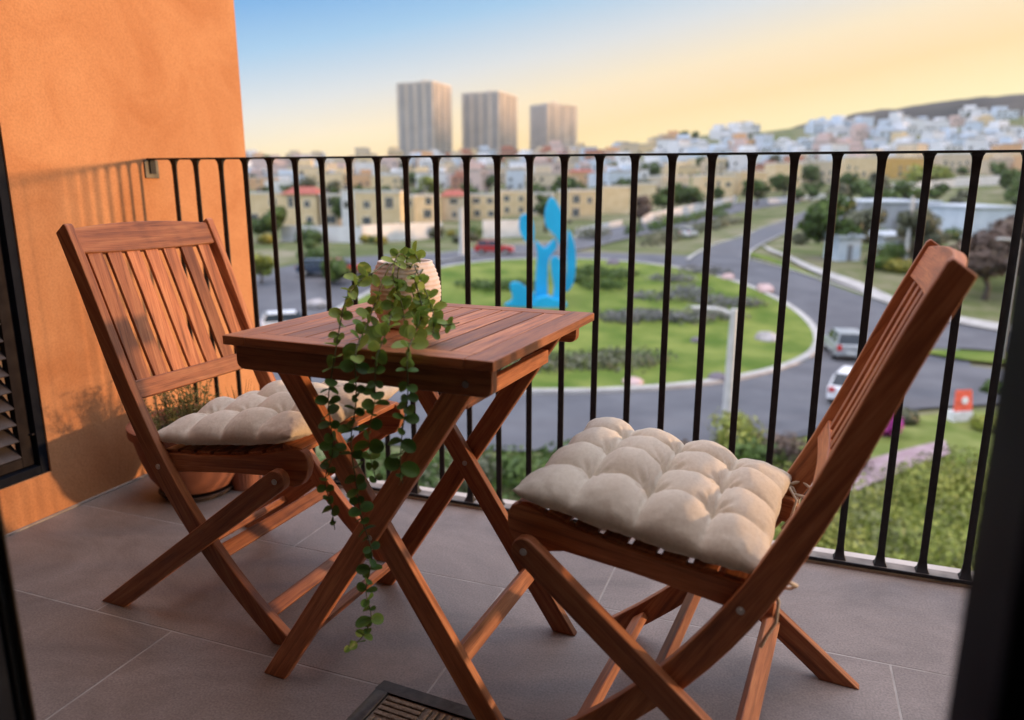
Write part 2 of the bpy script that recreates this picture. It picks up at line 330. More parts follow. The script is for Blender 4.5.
GWALLS=[(-67.9, 87.5, -55.0, 88.0, 1.9), (-55.0, 88.0, -49.4, 101.5, 2.1), (-43.6, 103.7, -38.6, 108.2, 2.3), (-31.7, 113.4, -31.8, 148.1, 1.0), (-29.8, 158.8, -26.1, 208.9, 1.9), (-26.1, 208.9, -17.6, 259.8, 2.0), (-7.4, 255.5, 14.2, 294.3, 1.4), (31.8, 318.5, 61.5, 350.2, 2.8), (61.5, 350.2, 87.0, 368.8, 3.3)]
CITY=[(-25.7, 465.8, 431), (44.8, 417.3, 364), (24.1, 419.3, 372), (-343.3, 422.4, 501), (119.2, 519.9, 429), (134.2, 703.8, 585), (-121.3, 556.5, 544), (-69.3, 507.2, 482), (-396.4, 473.2, 564), (-159.0, 355.6, 379), (50.4, 658.3, 574), (69.9, 672.0, 579), (-40.0, 637.3, 586), (-286.5, 333.2, 402), (-278.9, 515.8, 562), (117.1, 446.8, 365), (-150.1, 345.6, 367), (-68.0, 481.5, 459), (4.7, 402.6, 364), (118.6, 636.1, 531), (-192.8, 561.2, 573), (-339.5, 538.0, 602), (-182.1, 435.1, 458), (-319.5, 373.1, 449), (-192.6, 517.4, 534), (70.5, 564.9, 485), (-187.4, 468.5, 489), (13.8, 676.7, 602), (186.8, 751.3, 608), (29.3, 443.0, 392), (-293.4, 352.6, 421), (-152.1, 450.7, 461), (-429.8, 509.5, 607), (-215.3, 384.7, 424), (92.5, 418.7, 349), (-184.5, 506.7, 522), (-71.9, 459.8, 441), (-257.6, 373.8, 428), (48.1, 442.5, 385), (-329.6, 461.8, 531), (-27.8, 418.4, 389), (-132.7, 359.0, 373), (-78.1, 574.5, 544), (-218.6, 548.4, 571), (-368.5, 502.7, 580), (4.1, 394.1, 357), (148.6, 566.6, 460), (-159.7, 550.4, 552), (-116.4, 500.2, 493), (95.6, 686.0, 583), (-21.5, 453.4, 418), (-306.2, 443.5, 507), (-224.9, 358.2, 403), (-201.6, 472.2, 497), (125.4, 456.1, 371), (150.2, 593.4, 483), (-79.5, 406.4, 397), (-112.4, 543.5, 529), (-168.6, 576.1, 578), (-112.1, 346.0, 354), (128.1, 529.2, 434), (-104.0, 563.1, 544), (-341.8, 477.0, 549), (43.1, 491.0, 429), (-6.8, 460.6, 419), (-205.4, 461.7, 489), (-15.1, 511.7, 467), (-338.3, 401.9, 481), (-199.5, 411.3, 442), (-85.2, 381.1, 376), (-155.1, 431.0, 445), (-135.8, 380.3, 393), (84.8, 499.2, 423), (107.6, 417.4, 342), (-85.2, 519.5, 499), (129.3, 579.9, 478), (5.3, 473.6, 427), (28.9, 646.5, 571), (48.5, 527.0, 459), (-8.3, 559.7, 507), (-397.7, 488.8, 578), (-107.5, 431.8, 429), (-213.3, 403.8, 440), (-33.2, 665.2, 608), (-386.0, 500.7, 584), (-313.2, 556.6, 610), (-114.0, 513.7, 504), (-33.8, 506.5, 469), (-178.4, 354.9, 385), (-369.5, 430.0, 516), (-215.2, 480.5, 509), (-242.0, 356.6, 408), (-197.0, 600.2, 609), (-43.1, 645.6, 594), (-39.6, 408.6, 385), (72.8, 585.2, 502), (62.0, 512.2, 442), (-190.0, 569.6, 580), (-42.4, 512.4, 477), (-40.5, 572.3, 529), (136.5, 742.5, 617), (-285.3, 414.2, 474), (-160.1, 491.6, 500), (-259.0, 500.5, 542), (154.7, 619.4, 504), (-50.0, 595.6, 553), (149.0, 578.9, 471), (-147.2, 527.9, 528), (-269.8, 404.0, 459), (-132.8, 538.6, 532), (42.8, 451.2, 394), (57.9, 633.9, 550), (-251.1, 543.7, 577), (171.2, 654.3, 529), (-38.2, 537.9, 498), (37.5, 666.4, 585), (44.4, 612.1, 535), (-192.2, 453.0, 477), (31.3, 519.1, 458), (-376.2, 470.3, 554), (-81.9, 353.3, 350), (100.8, 549.3, 461), (-120.0, 454.1, 453), (13.3, 501.5, 449), (-71.2, 351.8, 345), (-158.4, 504.1, 511), (100.6, 665.9, 563), (-160.6, 378.1, 399), (-263.4, 349.0, 408), (7.2, 559.2, 502), (-170.4, 389.0, 412), (138.3, 695.3, 576), (-95.5, 461.7, 451), (81.4, 700.3, 600), (-191.8, 373.7, 406), (51.6, 502.5, 437), (-301.0, 367.2, 437), (105.1, 403.6, 331), (93.8, 656.2, 557), (-12.9, 407.7, 375), (18.3, 654.2, 581), (-313.9, 456.4, 521), (-387.7, 522.2, 604), (-48.0, 464.0, 437), (119.3, 691.2, 579), (137.6, 617.1, 508), (-290.6, 377.1, 442), (-76.1, 431.1, 417), (-61.7, 494.3, 468), (-207.1, 442.5, 473), (-188.7, 392.7, 422), (-102.2, 615.7, 589), (-244.4, 482.3, 521), (-280.9, 387.9, 449), (-364.5, 511.2, 587), (99.2, 570.1, 480), (120.5, 509.6, 420), (-283.6, 543.5, 588), (130.7, 517.4, 423), (84.4, 679.1, 580), (-31.4, 573.8, 528), (-248.8, 491.8, 531), (-180.5, 574.8, 581), (85.1, 555.8, 472), (31.7, 578.5, 510), (-375.7, 533.8, 610), (50.1, 708.5, 617), (-33.0, 552.1, 509), (-133.9, 603.0, 589), (-320.0, 517.6, 577), (-244.6, 509.5, 545), (-297.3, 488.6, 544), (-230.2, 455.2, 492), (-119.5, 358.0, 367), (3.7, 486.6, 439), (-73.2, 342.6, 337), (-264.8, 392.9, 448), (-179.5, 415.8, 439), (-283.8, 554.7, 598), (-103.1, 349.2, 354), (-177.4, 522.0, 533), (23.7, 479.0, 425), (-302.9, 500.0, 556), (-18.7, 554.8, 507), (-274.9, 360.4, 422), (-173.2, 607.0, 607), (-52.6, 402.8, 384), (-92.1, 563.0, 539), (-371.5, 524.2, 600), (109.4, 569.5, 476), (160.0, 733.6, 602), (-279.1, 564.8, 605), (-228.2, 477.1, 511), (-239.0, 579.6, 605), (-256.5, 439.6, 487), (-137.4, 467.4, 471), (-337.8, 466.5, 538), (113.0, 535.2, 445), (-142.8, 439.8, 449), (84.6, 651.7, 556), (-320.1, 473.4, 538), (-263.5, 365.6, 423), (77.2, 620.6, 532), (-273.9, 556.5, 596), (-275.2, 496.7, 544), (-191.4, 582.7, 592), (35.4, 530.8, 467), (98.1, 513.2, 430), (-175.5, 379.4, 406), (-250.7, 571.5, 602), (-417.3, 513.1, 606), (-305.0, 465.8, 526), (-41.2, 606.5, 560), (-135.9, 516.3, 514), (-227.4, 596.0, 616), (27.5, 669.8, 591), (-92.4, 608.9, 580), (106.3, 469.0, 389), (119.4, 582.4, 484), (-126.8, 493.2, 490), (34.5, 417.2, 367), (-60.8, 411.8, 395), (-53.9, 639.1, 592), (-247.0, 317.8, 374), (-322.1, 399.1, 473), (-72.9, 360.6, 353), (-169.4, 554.2, 559), (-240.0, 533.7, 565), (-66.4, 563.9, 531), (40.2, 629.0, 552), (-190.6, 536.8, 551), (79.5, 521.9, 444), (-266.6, 379.1, 436), (128.4, 672.7, 560), (64.3, 611.4, 528), (1.7, 431.3, 391), (-86.3, 505.5, 487), (-269.9, 468.9, 517), (-199.7, 493.4, 515), (53.0, 423.7, 367), (-0.6, 530.1, 479), (18.5, 601.2, 535), (139.9, 651.4, 537), (33.9, 496.0, 437), (-240.0, 442.6, 484), (123.6, 657.7, 548), (-187.4, 614.3, 618), (-174.2, 564.1, 569), (-10.4, 421.7, 386), (-182.4, 582.8, 589), (18.5, 580.7, 517), (-215.7, 522.3, 546), (49.5, 637.6, 556), (-308.6, 406.6, 475), (60.2, 437.3, 376), (25.0, 569.8, 505), (-124.9, 467.6, 467), (-192.2, 431.7, 458), (167.7, 688.9, 561), (-403.9, 499.3, 589), (-297.7, 516.5, 569), (-41.2, 490.1, 457)]
PT={'cars': [(3.7, 49.4), (2.4, 38.4), (-30.6, 76.1), (-40.5, 57.6), (-38.7, 58.6), (-32.2, 42.1), (-14.4, 114.6)], 'lamps': [(-1.9, 31.4), (11.3, 84.6), (12.8, 51.3), (-33.4, 73.6)], 'sign': [(7.9, 36.4)], 'trees': [(3.7, 85.1), (7.9, 98.4), (12.2, 85.0), (15.6, 70.5), (18.4, 74.8), (-67.9, 85.3), (-79.7, 121.6), (-169.1, 232.5), (-140.4, 277.9), (-28.4, 149.4), (-39.7, 122.2), (-43.8, 53.2), (-69.2, 386.1), (-37.7, 55.5), (-35.1, 62.7), (6.6, 355.3), (54.1, 361.2)], 'bushes': [(-1.5, 28.5), (0.5, 28.4), (-0.9, 27.0), (4.5, 33.1), (10.2, 78.7), (8.4, 79.0), (10.7, 42.5), (-6.9, 23.7), (-8.2, 22.7), (-9.7, 21.7), (-11.0, 21.2), (-5.7, 24.4), (-4.2, 25.8), (4.2, 36.9), (5.4, 35.2), (8.6, 35.6), (2.4, 28.3), (-2.8, 26.5), (-33.9, 56.9), (-45.8, 63.2), (-28.0, 171.1), (-16.4, 189.4), (-27.2, 105.0)], 'sculpt': [(-18.2, 55.7)], 'rocks': [(-0.9, 51.8), (-3.1, 39.9), (-1.7, 66.2), (-5.3, 49.6), (-7.2, 37.3), (-11.6, 60.2), (-5.0, 69.2), (-34.9, 48.8), (-16.2, 71.8)], 'beds': [(-10.2, 54.9), (-8.4, 55.5), (-6.4, 54.9), (-5.2, 57.3), (-11.5, 53.8), (-9.7, 61.0), (-7.6, 63.4), (-5.3, 61.1), (-9.4, 66.9), (-3.3, 60.9), (-7.6, 70.7)], 'beds2': [(-17.9, 37.6), (-15.0, 38.1), (-12.5, 39.6), (-9.9, 41.1), (-8.3, 43.4), (-24.9, 58.5), (-21.7, 59.8), (-17.2, 63.2), (-15.1, 62.2), (-15.1, 65.9), (-17.3, 67.1)], 'boxes': [(5.7, 82.5), (10.2, 87.5), (4.5, 80.2)], 'shed': [(17.5, 143.7), (31.6, 149.0)]}
TOWERS=[(0, -379.3, 721.5, 39.3, 43.0, 40.0, 74.7, -0.0602, 'leftmost and tallest tower block, dark grey with an orange lit top'), (0, -330.8, 782.8, 41.2, 45.0, 50.0, 68.2, -0.0602, 'middle tower block of the three on the skyline'), (0, -290.7, 865.7, 44.1, 32.0, 47.0, 59.8, -0.5489, 'rightmost and lowest tower block, upper half lit orange')]

def terrain_mesh():
    bm = bmesh.new(); na, nr = 190, 150
    grid = []
    for i in range(na + 1):
        az = R(-100 + 200 * i / na); row = []
        for j in range(nr + 1):
            r = 2.0 * (1480 / 2.0) ** (j / nr)
            x = math.sin(az) * r; y = math.cos(az) * r
            row.append(bm.verts.new((x, y, T(x, y))))
        grid.append(row)
    for i in range(na):
        for j in range(nr): bm.faces.new((grid[i][j], grid[i + 1][j], grid[i + 1][j + 1], grid[i][j + 1]))
    return bm
gm, t_, b_ = base_mat('ground_soil_and_grass', .95, .1)
N = t_.nodes.new; L = t_.links.new
tc = N('ShaderNodeTexCoord'); n1 = N('ShaderNodeTexNoise'); n1.inputs['Scale'].default_value = .12; n1.inputs['Detail'].default_value = 9; n1.inputs['Roughness'].default_value = .65
L(tc.outputs['Object'], n1.inputs[0]); r1 = N('ShaderNodeValToRGB'); e = r1.color_ramp.elements
e[0].position = .3; e[0].color = (.07, .09, .03, 1); e[1].position = .75; e[1].color = (.30, .26, .19, 1); q = e.new(.46); q.color = (.11, .13, .045, 1); q = e.new(.58); q.color = (.20, .185, .11, 1)
L(n1.outputs[0], r1.inputs[0]); L(r1.outputs[0], b_.inputs['Base Color'])
ground = link('ground', terrain_mesh(), gm, smooth=True); tag(ground, kind='structure')

def drape(name, A, B, mat, off=.06, nx=6, step=3.0, kind='structure', closed=False):
    """ribbon between two edge lines laid on the ground"""
    bm = bmesh.new(); rows = []
    def cr(P, t):
        n = len(P); i = min(int(t), n - 2); f = t - i
        p0, p1, p2, p3 = P[max(i - 1, 0)], P[i], P[i + 1], P[min(i + 2, n - 1)]
        return [0.5 * (2 * p1[k] + (p2[k] - p0[k]) * f + (2 * p0[k] - 5 * p1[k] + 4 * p2[k] - p3[k]) * f * f + (3 * p1[k] - p0[k] - 3 * p2[k] + p3[k]) * f ** 3) for k in (0, 1)]
    n = len(A); seg = 10
    for i in range((n - 1) * seg + 1):
        t = i / seg
        a = cr(A, min(t, n - 1.0001)); b = cr(B, min(t, n - 1.0001)); row = []
        for k in range(nx + 1):
            x = a[0] + (b[0] - a[0]) * k / nx; y = a[1] + (b[1] - a[1]) * k / nx
            row.append(bm.verts.new((x, y, T(x, y) + off)))
        rows.append(row)
    for r0, r1 in zip(rows, rows[1:]):
        for k in range(nx): bm.faces.new((r0[k], r0[k + 1], r1[k + 1], r1[k]))
    o = link(name, bm, mat, smooth=True); tag(o, kind=kind)
    return o
asph = noisy('asphalt', (.085, .085, .095), (.125, .125, .135), .35, 8, .85, bump=.2, bscale=20)
kerbm = noisy('kerb_concrete', (.34, .32, .30), (.46, .44, .41), 1.2, 5, .85)
pathm = noisy('pink_paving', (.28, .19, .21), (.38, .28, .30), 1.5, 5, .85)
lawnm = noisy('lawn_grass', (.08, .135, .016), (.20, .235, .05), .35, 12, .9, bump=.5, bscale=8, bdist=.1, spec=.15)
CX, CY = -18.0, 53.5
def isl_r(a):
    return 20.6 - 5.2 * max(0, math.cos(a - math.pi)) ** 2
def ringmesh(name, f0, f1, mat, off, n=160, m=8, kind='structure'):
    bm = bmesh.new(); rows = []
    for i in range(n):
        a = 2 * math.pi * i / n; row = []
        for k in range(m + 1):
            r = f0(a) + (f1(a) - f0(a)) * k / m
            x = CX + r * math.cos(a); y = CY + r * math.sin(a); row.append(bm.verts.new((x, y, T(x, y) + off)))
        rows.append(row)
    for i in range(n):
        r0, r1 = rows[i], rows[(i + 1) % n]
        for k in range(m): bm.faces.new((r0[k], r0[k + 1], r1[k + 1], r1[k]))
    return tag(link(name, bm, mat, smooth=True), kind=kind)
ringmesh('ring_road', isl_r, lambda a: 29.0, asph, .10)
lawn = ringmesh('lawn', lambda a: .02, lambda a: isl_r(a) - .5, lawnm, .26, m=14)
kb = bmesh.new()
n = 180
for (ra, rb, za, zb) in ((-.52, .0, .28, .28), (.0, .02, .28, .08)):
    vs0 = []
    for i in range(n):
        a = 2 * math.pi * i / n; q = []
        for dr, dz in ((ra, za), (rb, zb)):
            r = isl_r(a) + dr; x = CX + r * math.cos(a); y = CY + r * math.sin(a); q.append(kb.verts.new((x, y, T(x, y) + dz)))
        vs0.append(q)
    for i in range(n):
        p, q = vs0[i], vs0[(i + 1) % n]; kb.faces.new((p[0], p[1], q[1], q[0]))
tag(link('island_kerb', kb, kerbm, smooth=False), kind='structure')
for i, (k, (A, B)) in enumerate(RIB.items()):
    drape(k, A, B, asph, .115 + .012 * i)
    for E_, sgn in ((A, 1), (B, -1)):
        # kerb strip just outside the edge
        O_ = []
        F_ = B if E_ is A else A
        for p, q in zip(E_, F_):
            dx, dy = p[0] - q[0], p[1] - q[1]; l = math.hypot(dx, dy) or 1
            O_.append((p[0] + dx / l * .45, p[1] + dy / l * .45))
        if k in ('back_road', 'upper_road') or (k == 'right_road' and E_ is A): drape('kerb', E_, O_, kerbm, .24, nx=1)
for k, (A, B) in WALKS.items(): drape('pavement', A, B, pathm if k == 'path' else kerbm, .2)
# verge lawn between right road and pavement, lower right lawn
v = WALKS['sidewalk'][1]; w = RIB['right_road'][0]
drape('grass_verge', [(-4.0, 89), (.6, 77), (5.2, 70), (9.2, 64.2), (16, 60.2)], [(-4.3, 84), (.2, 75.8), (4.9, 69.3), (8.7, 65.4), (15.5, 59.9)], lawnm, .15)
drape('grass_median', [(8.2, 52.2), (10.5, 53.0), (14, 53)], [(8.2, 51.9), (10.3, 50.2), (14, 49.2)], lawnm, .26)
drape('front_lawn', [(1.2, 31.5), (4.3, 35.2), (7.5, 37.6), (12, 40)], [(-1, 14), (3, 16), (8, 20), (14, 26)], noisy('rough_grass', (.10, .14, .025), (.23, .25, .08), .6, 8, .9, spec=.1), .08, nx=10)

# distant ridge; unseen right stretch is shaped to shade the valley and lower towers
RV = [(5, -5), (9, 118), (12, 108), (14.5, 98)]
def ridge():
    bm = bmesh.new(); prof = []
    az = 4.0
    def el(a):
        tab = [(-4, 3.5), (0, 4.7), (3.6, 5.35), (8.7, 5.85), (11, 6.0), (15, 6.15), (22, 5.6), (28, 4.9), (31, 5.3), (34, 5.8), (38, 5.0), (46, 4.0), (56, 2.8), (62, 2.2), (80, 2.1), (100, 2.1)]
        for (a0, e0), (a1, e1) in zip(tab, tab[1:]):
            if a <= a1: return e0 + (e1 - e0) * max(0, (a - a0) / (a1 - a0))
        return tab[-1][1]
    rows = []
    i = 0
    a = -4.0
    while a <= 100:
        r = 1500.; h = 1 + r * math.tan(R(el(a))) + (noise.noise(Vector((a * .9, 3, 0))) * 4 + noise.noise(Vector((a * 4, 9, 0))) * 3) * (1 if a < 50 else .12)
        s, c = math.sin(R(a)), math.cos(R(a)); row = []
        for rr, hh in ((1050, -20), (1250, h * .52), (1400, h * .85), (1500, h), (1600, h * .93), (1800, h * .5), (2000, -20)):
            k = noise.noise(Vector((a * .6, rr * .01, 1))) * 6 if 1100 < rr < 1450 else 0
            row.append(bm.verts.new((s * rr, c * rr, hh + k)))
        rows.append(row); a += .5
    for r0, r1 in zip(rows, rows[1:]):
        for k in range(6): bm.faces.new((r0[k], r0[k + 1], r1[k + 1], r1[k]))
    return bm
tag(link('hills', ridge(), noisy('scrub_hillside', (.045, .045, .04), (.09, .08, .065), .01, 8, .95, spec=.05), smooth=True), kind='structure')

# ------------------------------------------------------------------ leaf masses
def leaf_cloud(bm, blobs, n, size, tones, jit=.5, bv=.18):
    """scatter small bent leaf clumps through ellipsoid blobs [(c, (rx,ry,rz))]"""
    tot = sum(b[1][0] * b[1][1] for b in blobs)
    for c, rd in blobs:
        k = max(6, int(n * rd[0] * rd[1] / tot)); c = Vector(c)
        bt = random.uniform(-bv, bv)
        for _ in range(k):
            d = Vector((random.gauss(0, 1), random.gauss(0, 1), random.gauss(0, 1))).normalized(); rr = random.random() ** .33
            rr = min(1.08, .45 + .6 * rr + random.uniform(-.08, .1))
            p = c + Vector((d.x * rd[0], d.y * rd[1], d.z * rd[2])) * rr
            nrm = (d + Vector((random.uniform(-1, 1), random.uniform(-1, 1), random.uniform(-.4, 1))) * jit).normalized()
            s = nrm.orthogonal().normalized(); s = Matrix.Rotation(random.uniform(0, 6.28), 3, nrm) @ s; u = nrm.cross(s)
            a = size * random.uniform(.6, 1.3); b = a * random.uniform(.5, .9)
            q = [p + s * a, p + u * b, p - s * a * .8 - nrm * a * .3, p - u * b]
            f = bm.faces.new([bm.verts.new(x) for x in q])
            tones.append(min(1, max(0, .45 + bt + random.uniform(-.3, .3) + .25 * d.z)))  # tone rises towards the top of each blob
def leafy(name, blobs, n, size, mat, parent=None, jit=.5, bv=.18):
    bm = bmesh.new(); t = []
    leaf_cloud(bm, blobs, n, size, t, jit, bv)
    me = bpy.data.meshes.new(name); bm.to_mesh(me); bm.free(); me.materials.append(mat); tone_layer(me, t)
    o = bpy.data.objects.new(name, me); col.objects.link(o); o.parent = parent
    return o
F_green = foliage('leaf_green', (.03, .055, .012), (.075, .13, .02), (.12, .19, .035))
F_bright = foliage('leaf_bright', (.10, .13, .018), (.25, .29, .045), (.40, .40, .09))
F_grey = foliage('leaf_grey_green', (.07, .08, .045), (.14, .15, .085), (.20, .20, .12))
F_brown = foliage('leaf_brown', (.08, .055, .045), (.15, .10, .075), (.22, .16, .10))
F_lav = foliage('leaf_lavender_grey', (.10, .11, .095), (.19, .19, .17), (.27, .26, .27))
F_yel = foliage('leaf_yellow', (.15, .16, .02), (.32, .28, .04), (.45, .36, .06))
F_mag = foliage('petal_magenta', (.30, .03, .22), (.5, .06, .36), (.6, .12, .45))
bark = noisy('bark', (.06, .045, .035), (.13, .10, .075), 8, 6, .9)
def tree(name, x, y, h, w, mat, label, group, n=900, trunk=.3, size=.28, squash=1.0):
    z = T(x, y); t = empty(name, (x, y, z - .1), random.uniform(0, 6), label, 'tree', group)
    bm = bmesh.new(); th = h * trunk
    tube(bm, [(0, 0, 0), (.05 * w, .02 * w, th * .6), (0, .03 * w, th * 1.15), (.03 * w, 0, h * .7)], [.045 * h, .034 * h, .026 * h, .008 * h], 8)
    for k in range(6):
        a = k * 1.05 + random.random() * .6; r = w * .33
        tube(bm, [(0, .02 * w, th * (.75 + .06 * k)), (r * .5 * math.cos(a), r * .5 * math.sin(a), th + (h - th) * .25), (r * math.cos(a), r * math.sin(a), th + (h - th) * (.4 + .07 * k))], [.018 * h, .012 * h, .004 * h], 6)
    link('trunk', bm, bark, t, smooth=True)
    bl = []
    for k in range(11):
        a = random.uniform(0, 6.28); rr = w * .5 * random.uniform(.15, .68); zz = th + (h - th) * random.uniform(.18, .85)
        sz = w * random.uniform(.16, .27)
        bl.append(((rr * math.cos(a), rr * math.sin(a), zz), (sz, sz, sz * .8 * squash)))
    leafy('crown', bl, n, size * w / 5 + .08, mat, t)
    return t
def bush(name, x, y, h, w, mat, label, cat='bush', group=None, n=380, size=.12, ex=1.0):
    z = T(x, y); bl = []
    for k in range(7):
        a = random.uniform(0, 6.28); rr = w * .5 * random.uniform(.1, .62); sz = w * random.uniform(.2, .32)
        bl.append(((rr * ex * math.cos(a), rr * math.sin(a), h * random.uniform(.35, .62)), (sz * ex, sz, h * .42)))
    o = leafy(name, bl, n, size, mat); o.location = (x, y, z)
    return tag(o, label, cat, group)

# evening haze over the valley
bm = bmesh.new(); box(bm, -1500, 2100, -400, 2300, -60, 215)
hz = bpy.data.materials.new('evening_haze'); hz.use_nodes = True; ht = hz.node_tree; ht.nodes.clear()
ho = ht.nodes.new('ShaderNodeOutputMaterial'); pv = ht.nodes.new('ShaderNodeVolumePrincipled'); pv.inputs['Color'].default_value = (.92, .93, 1.0, 1); pv.inputs['Density'].default_value = .00007
ht.links.new(pv.outputs[0], ho.inputs['Volume'])
tag(link('haze', bm, hz), kind='stuff')
scene.cycles.volume_max_steps = 64

# ------------------------------------------------------------------ buildings
WC = {'yellow': ((.64, .49, .28), (.74, .59, .37)), 'cream': ((.52, .43, .30), (.62, .52, .38)), 'tan': ((.48, .39, .24), (.56, .47, .30)), 'ochre': ((.50, .32, .10), (.58, .38, .14)),
      'orange': ((.58, .34, .18), (.66, .42, .24)), 'white': ((.62, .62, .62), (.75, .75, .75)), 'pale_blue': ((.48, .54, .60), (.58, .64, .70)), 'pink': ((.55, .42, .37), (.62, .48, .43)), 'grey': ((.30, .31, .33), (.38, .39, .41)), 'brick': ((.40, .20, .13), (.48, .26, .18))}
def wallm(c): return noisy('render_' + c, WC[c][0], WC[c][1], .5, 7, .9, bump=.1, bscale=6, spec=.1)
redroof = noisy('red_tile_roof', (.30, .07, .05), (.42, .12, .08), 1.5, 5, .85, bump=.4, bscale=12)
roofg = noisy('flat_roof', (.34, .31, .28), (.46, .42, .38), .8, 6, .9)
glassm = noisy('window_glass', (.03, .045, .055), (.06, .08, .095), .4, 2, .12, spec=.6)
trimm = noisy('white_trim', (.6, .58, .54), (.72, .70, .66), 2, 3, .8)
def house(x, y, w, h, c, roof, label, group, rz, name='house'):
    z = T(x, y); t = empty(name, (x, y, z), rz, label, 'house', group); dp = max(w * .9, 6.5)
    bm = bmesh.new(); box(bm, -w / 2, w / 2, 0, dp, -3, h); 
    link('wall', bm, wallm(c), t, bevel=.04)
    bm = bmesh.new()
    if roof == 'red':
        a = [bm.verts.new(p) for p in ((-w / 2 - .3, -.4, h), (w / 2 + .3, -.4, h), (w / 2 + .3, dp + .3, h), (-w / 2 - .3, dp + .3, h), (-w / 2 + w * .2, dp / 2, h + 1.4), (w / 2 - w * .2, dp / 2, h + 1.4))]
        for f in ((0, 1, 5, 4), (1, 2, 5), (2, 3, 4, 5), (3, 0, 4), (3, 2, 1, 0)): bm.faces.new([a[i] for i in f])
        link('roof', bm, redroof, t)
    else:
        box(bm, -w / 2 - .08, w / 2 + .08, -.08, .22, h, h + .45); box(bm, -w / 2 - .08, w / 2 + .08, dp - .2, dp + .08, h, h + .45)
        box(bm, -w / 2 - .08, -w / 2 + .2, .22, dp - .2, h, h + .45); box(bm, w / 2 - .2, w / 2 + .08, .22, dp - .2, h, h + .45); box(bm, -w / 2 + .2, w / 2 - .2, .22, dp - .2, h, h + .1)
        r_ = link('roof', bm, trimm, t)
        bm = bmesh.new(); q = random.uniform(-w * .3, w * .2); tube(bm, [(q, dp * .5, h + .1), (q, dp * .5, h + 1.0)], .5, 10); tube(bm, [(q, dp * .5, h + 1.0), (q, dp * .5, h + 1.3)], [.5, .2], 10)
        link('water_tank', bm, flat('tank_plastic', (.05, .05, .05), .6), r_, smooth=False)
    nf = 2 if h > 4.6 else 1; nw = max(1, int(w / 3.2))
    for fl in range(nf):
        for k in range(nw):
            if random.random() < .38: continue
            cx = -w / 2 + w * (k + .5) / nw + random.uniform(-.2, .2); zz = .9 + fl * 3.0 - (0.0); ww = random.choice((1.1, 1.4, 1.8)) * min(1, w / nw / 2.6); hh = random.choice((1.2, 1.4, 1.9))
            if zz + hh > h - .3: hh = h - .3 - zz
            bm = bmesh.new()
            box(bm, cx - ww / 2 - .08, cx + ww / 2 + .08, -.05, .06, zz - .08, zz); box(bm, cx - ww / 2 - .08, cx + ww / 2 + .08, -.05, .06, zz + hh, zz + hh + .08)
            box(bm, cx - ww / 2 - .08, cx - ww / 2, -.05, .06, zz, zz + hh); box(bm, cx + ww / 2, cx + ww / 2 + .08, -.05, .06, zz, zz + hh); box(bm, cx - .03, cx + .03, -.04, .06, zz, zz + hh)
            f = link('window', bm, trimm, t)
            bm = bmesh.new(); box(bm, cx - ww / 2, cx + ww / 2, -.02, .05, zz, zz + hh); link('pane', bm, glassm, f)
    # side windows facing the sun side
    bm = bmesh.new(); box(bm, w / 2 - .03, w / 2 + .03, dp * .4, dp * .4 + 1.2, h - 2.2, h - 1.0); link('window', bm, glassm, t)
    return t
VIEWR = R(20.55)
colw = {'yellow': 'yellow', 'cream': 'cream', 'tan': 'tan', 'ochre': 'ochre', 'orange': 'orange', 'white': 'white'}
DESC = ['yellow house beside the wall edge of the balcony, leftmost of the row behind the road', 'yellow house with red hipped roof, left of the narrow cream house', 'narrow cream house just right of the red roofed yellow house', 'very narrow white house against the left side of the wide yellow house',
 'wide yellow two storey house behind the long white wall, left part of the view', 'thin tan house between two yellow ones, left of the towers line', 'yellow house below the leftmost tower, behind the white wall', 'cream house with red roof below the gap between leftmost and middle towers', 'yellow house below the middle tower, behind the white wall',
 'yellow house just left of the blue sculpture top', 'cream house directly behind the tall blue sculpture', 'tan house right of the blue sculpture behind the white wall', 'tall yellow house right of the tan house, above the white wall', 'yellow house above the small magenta bush in the long row', 'cream house in the terrace row above the white wall, centre right',
 'yellow house at the upper end of the white wall beside the upper road', 'tan house behind the upper road, right of the yellow house', 'yellow house on the rise beyond the far end of the road', 'cream house uphill right of the road end', 'broad yellow house above the right white wall', 'ochre house above the right white wall, strongest colour in its row', 'cream house above the right white wall near the hillside foot', 'rightmost yellow house in the row under the white hillside town',
 'orange house with red roof under the rightmost tower', 'cream house one row further back, below the middle tower', 'white house one row further back beside the orange house', 'yellow upper house above the wide yellow house on the left', 'tall white block against the skyline left of the towers', 'orange house one row back at the left end of the town', 'yellow house one row back in the middle of the right half']
for i, (x, y, w, h, c, rf, side) in enumerate(HOUSES):
    house(x, y, w * 1.03, h, c, rf, DESC[i], 'houses in the rows behind the roundabout', VIEWR + R(random.uniform(-8, 22)) - (0 if i != 4 else R(4)))

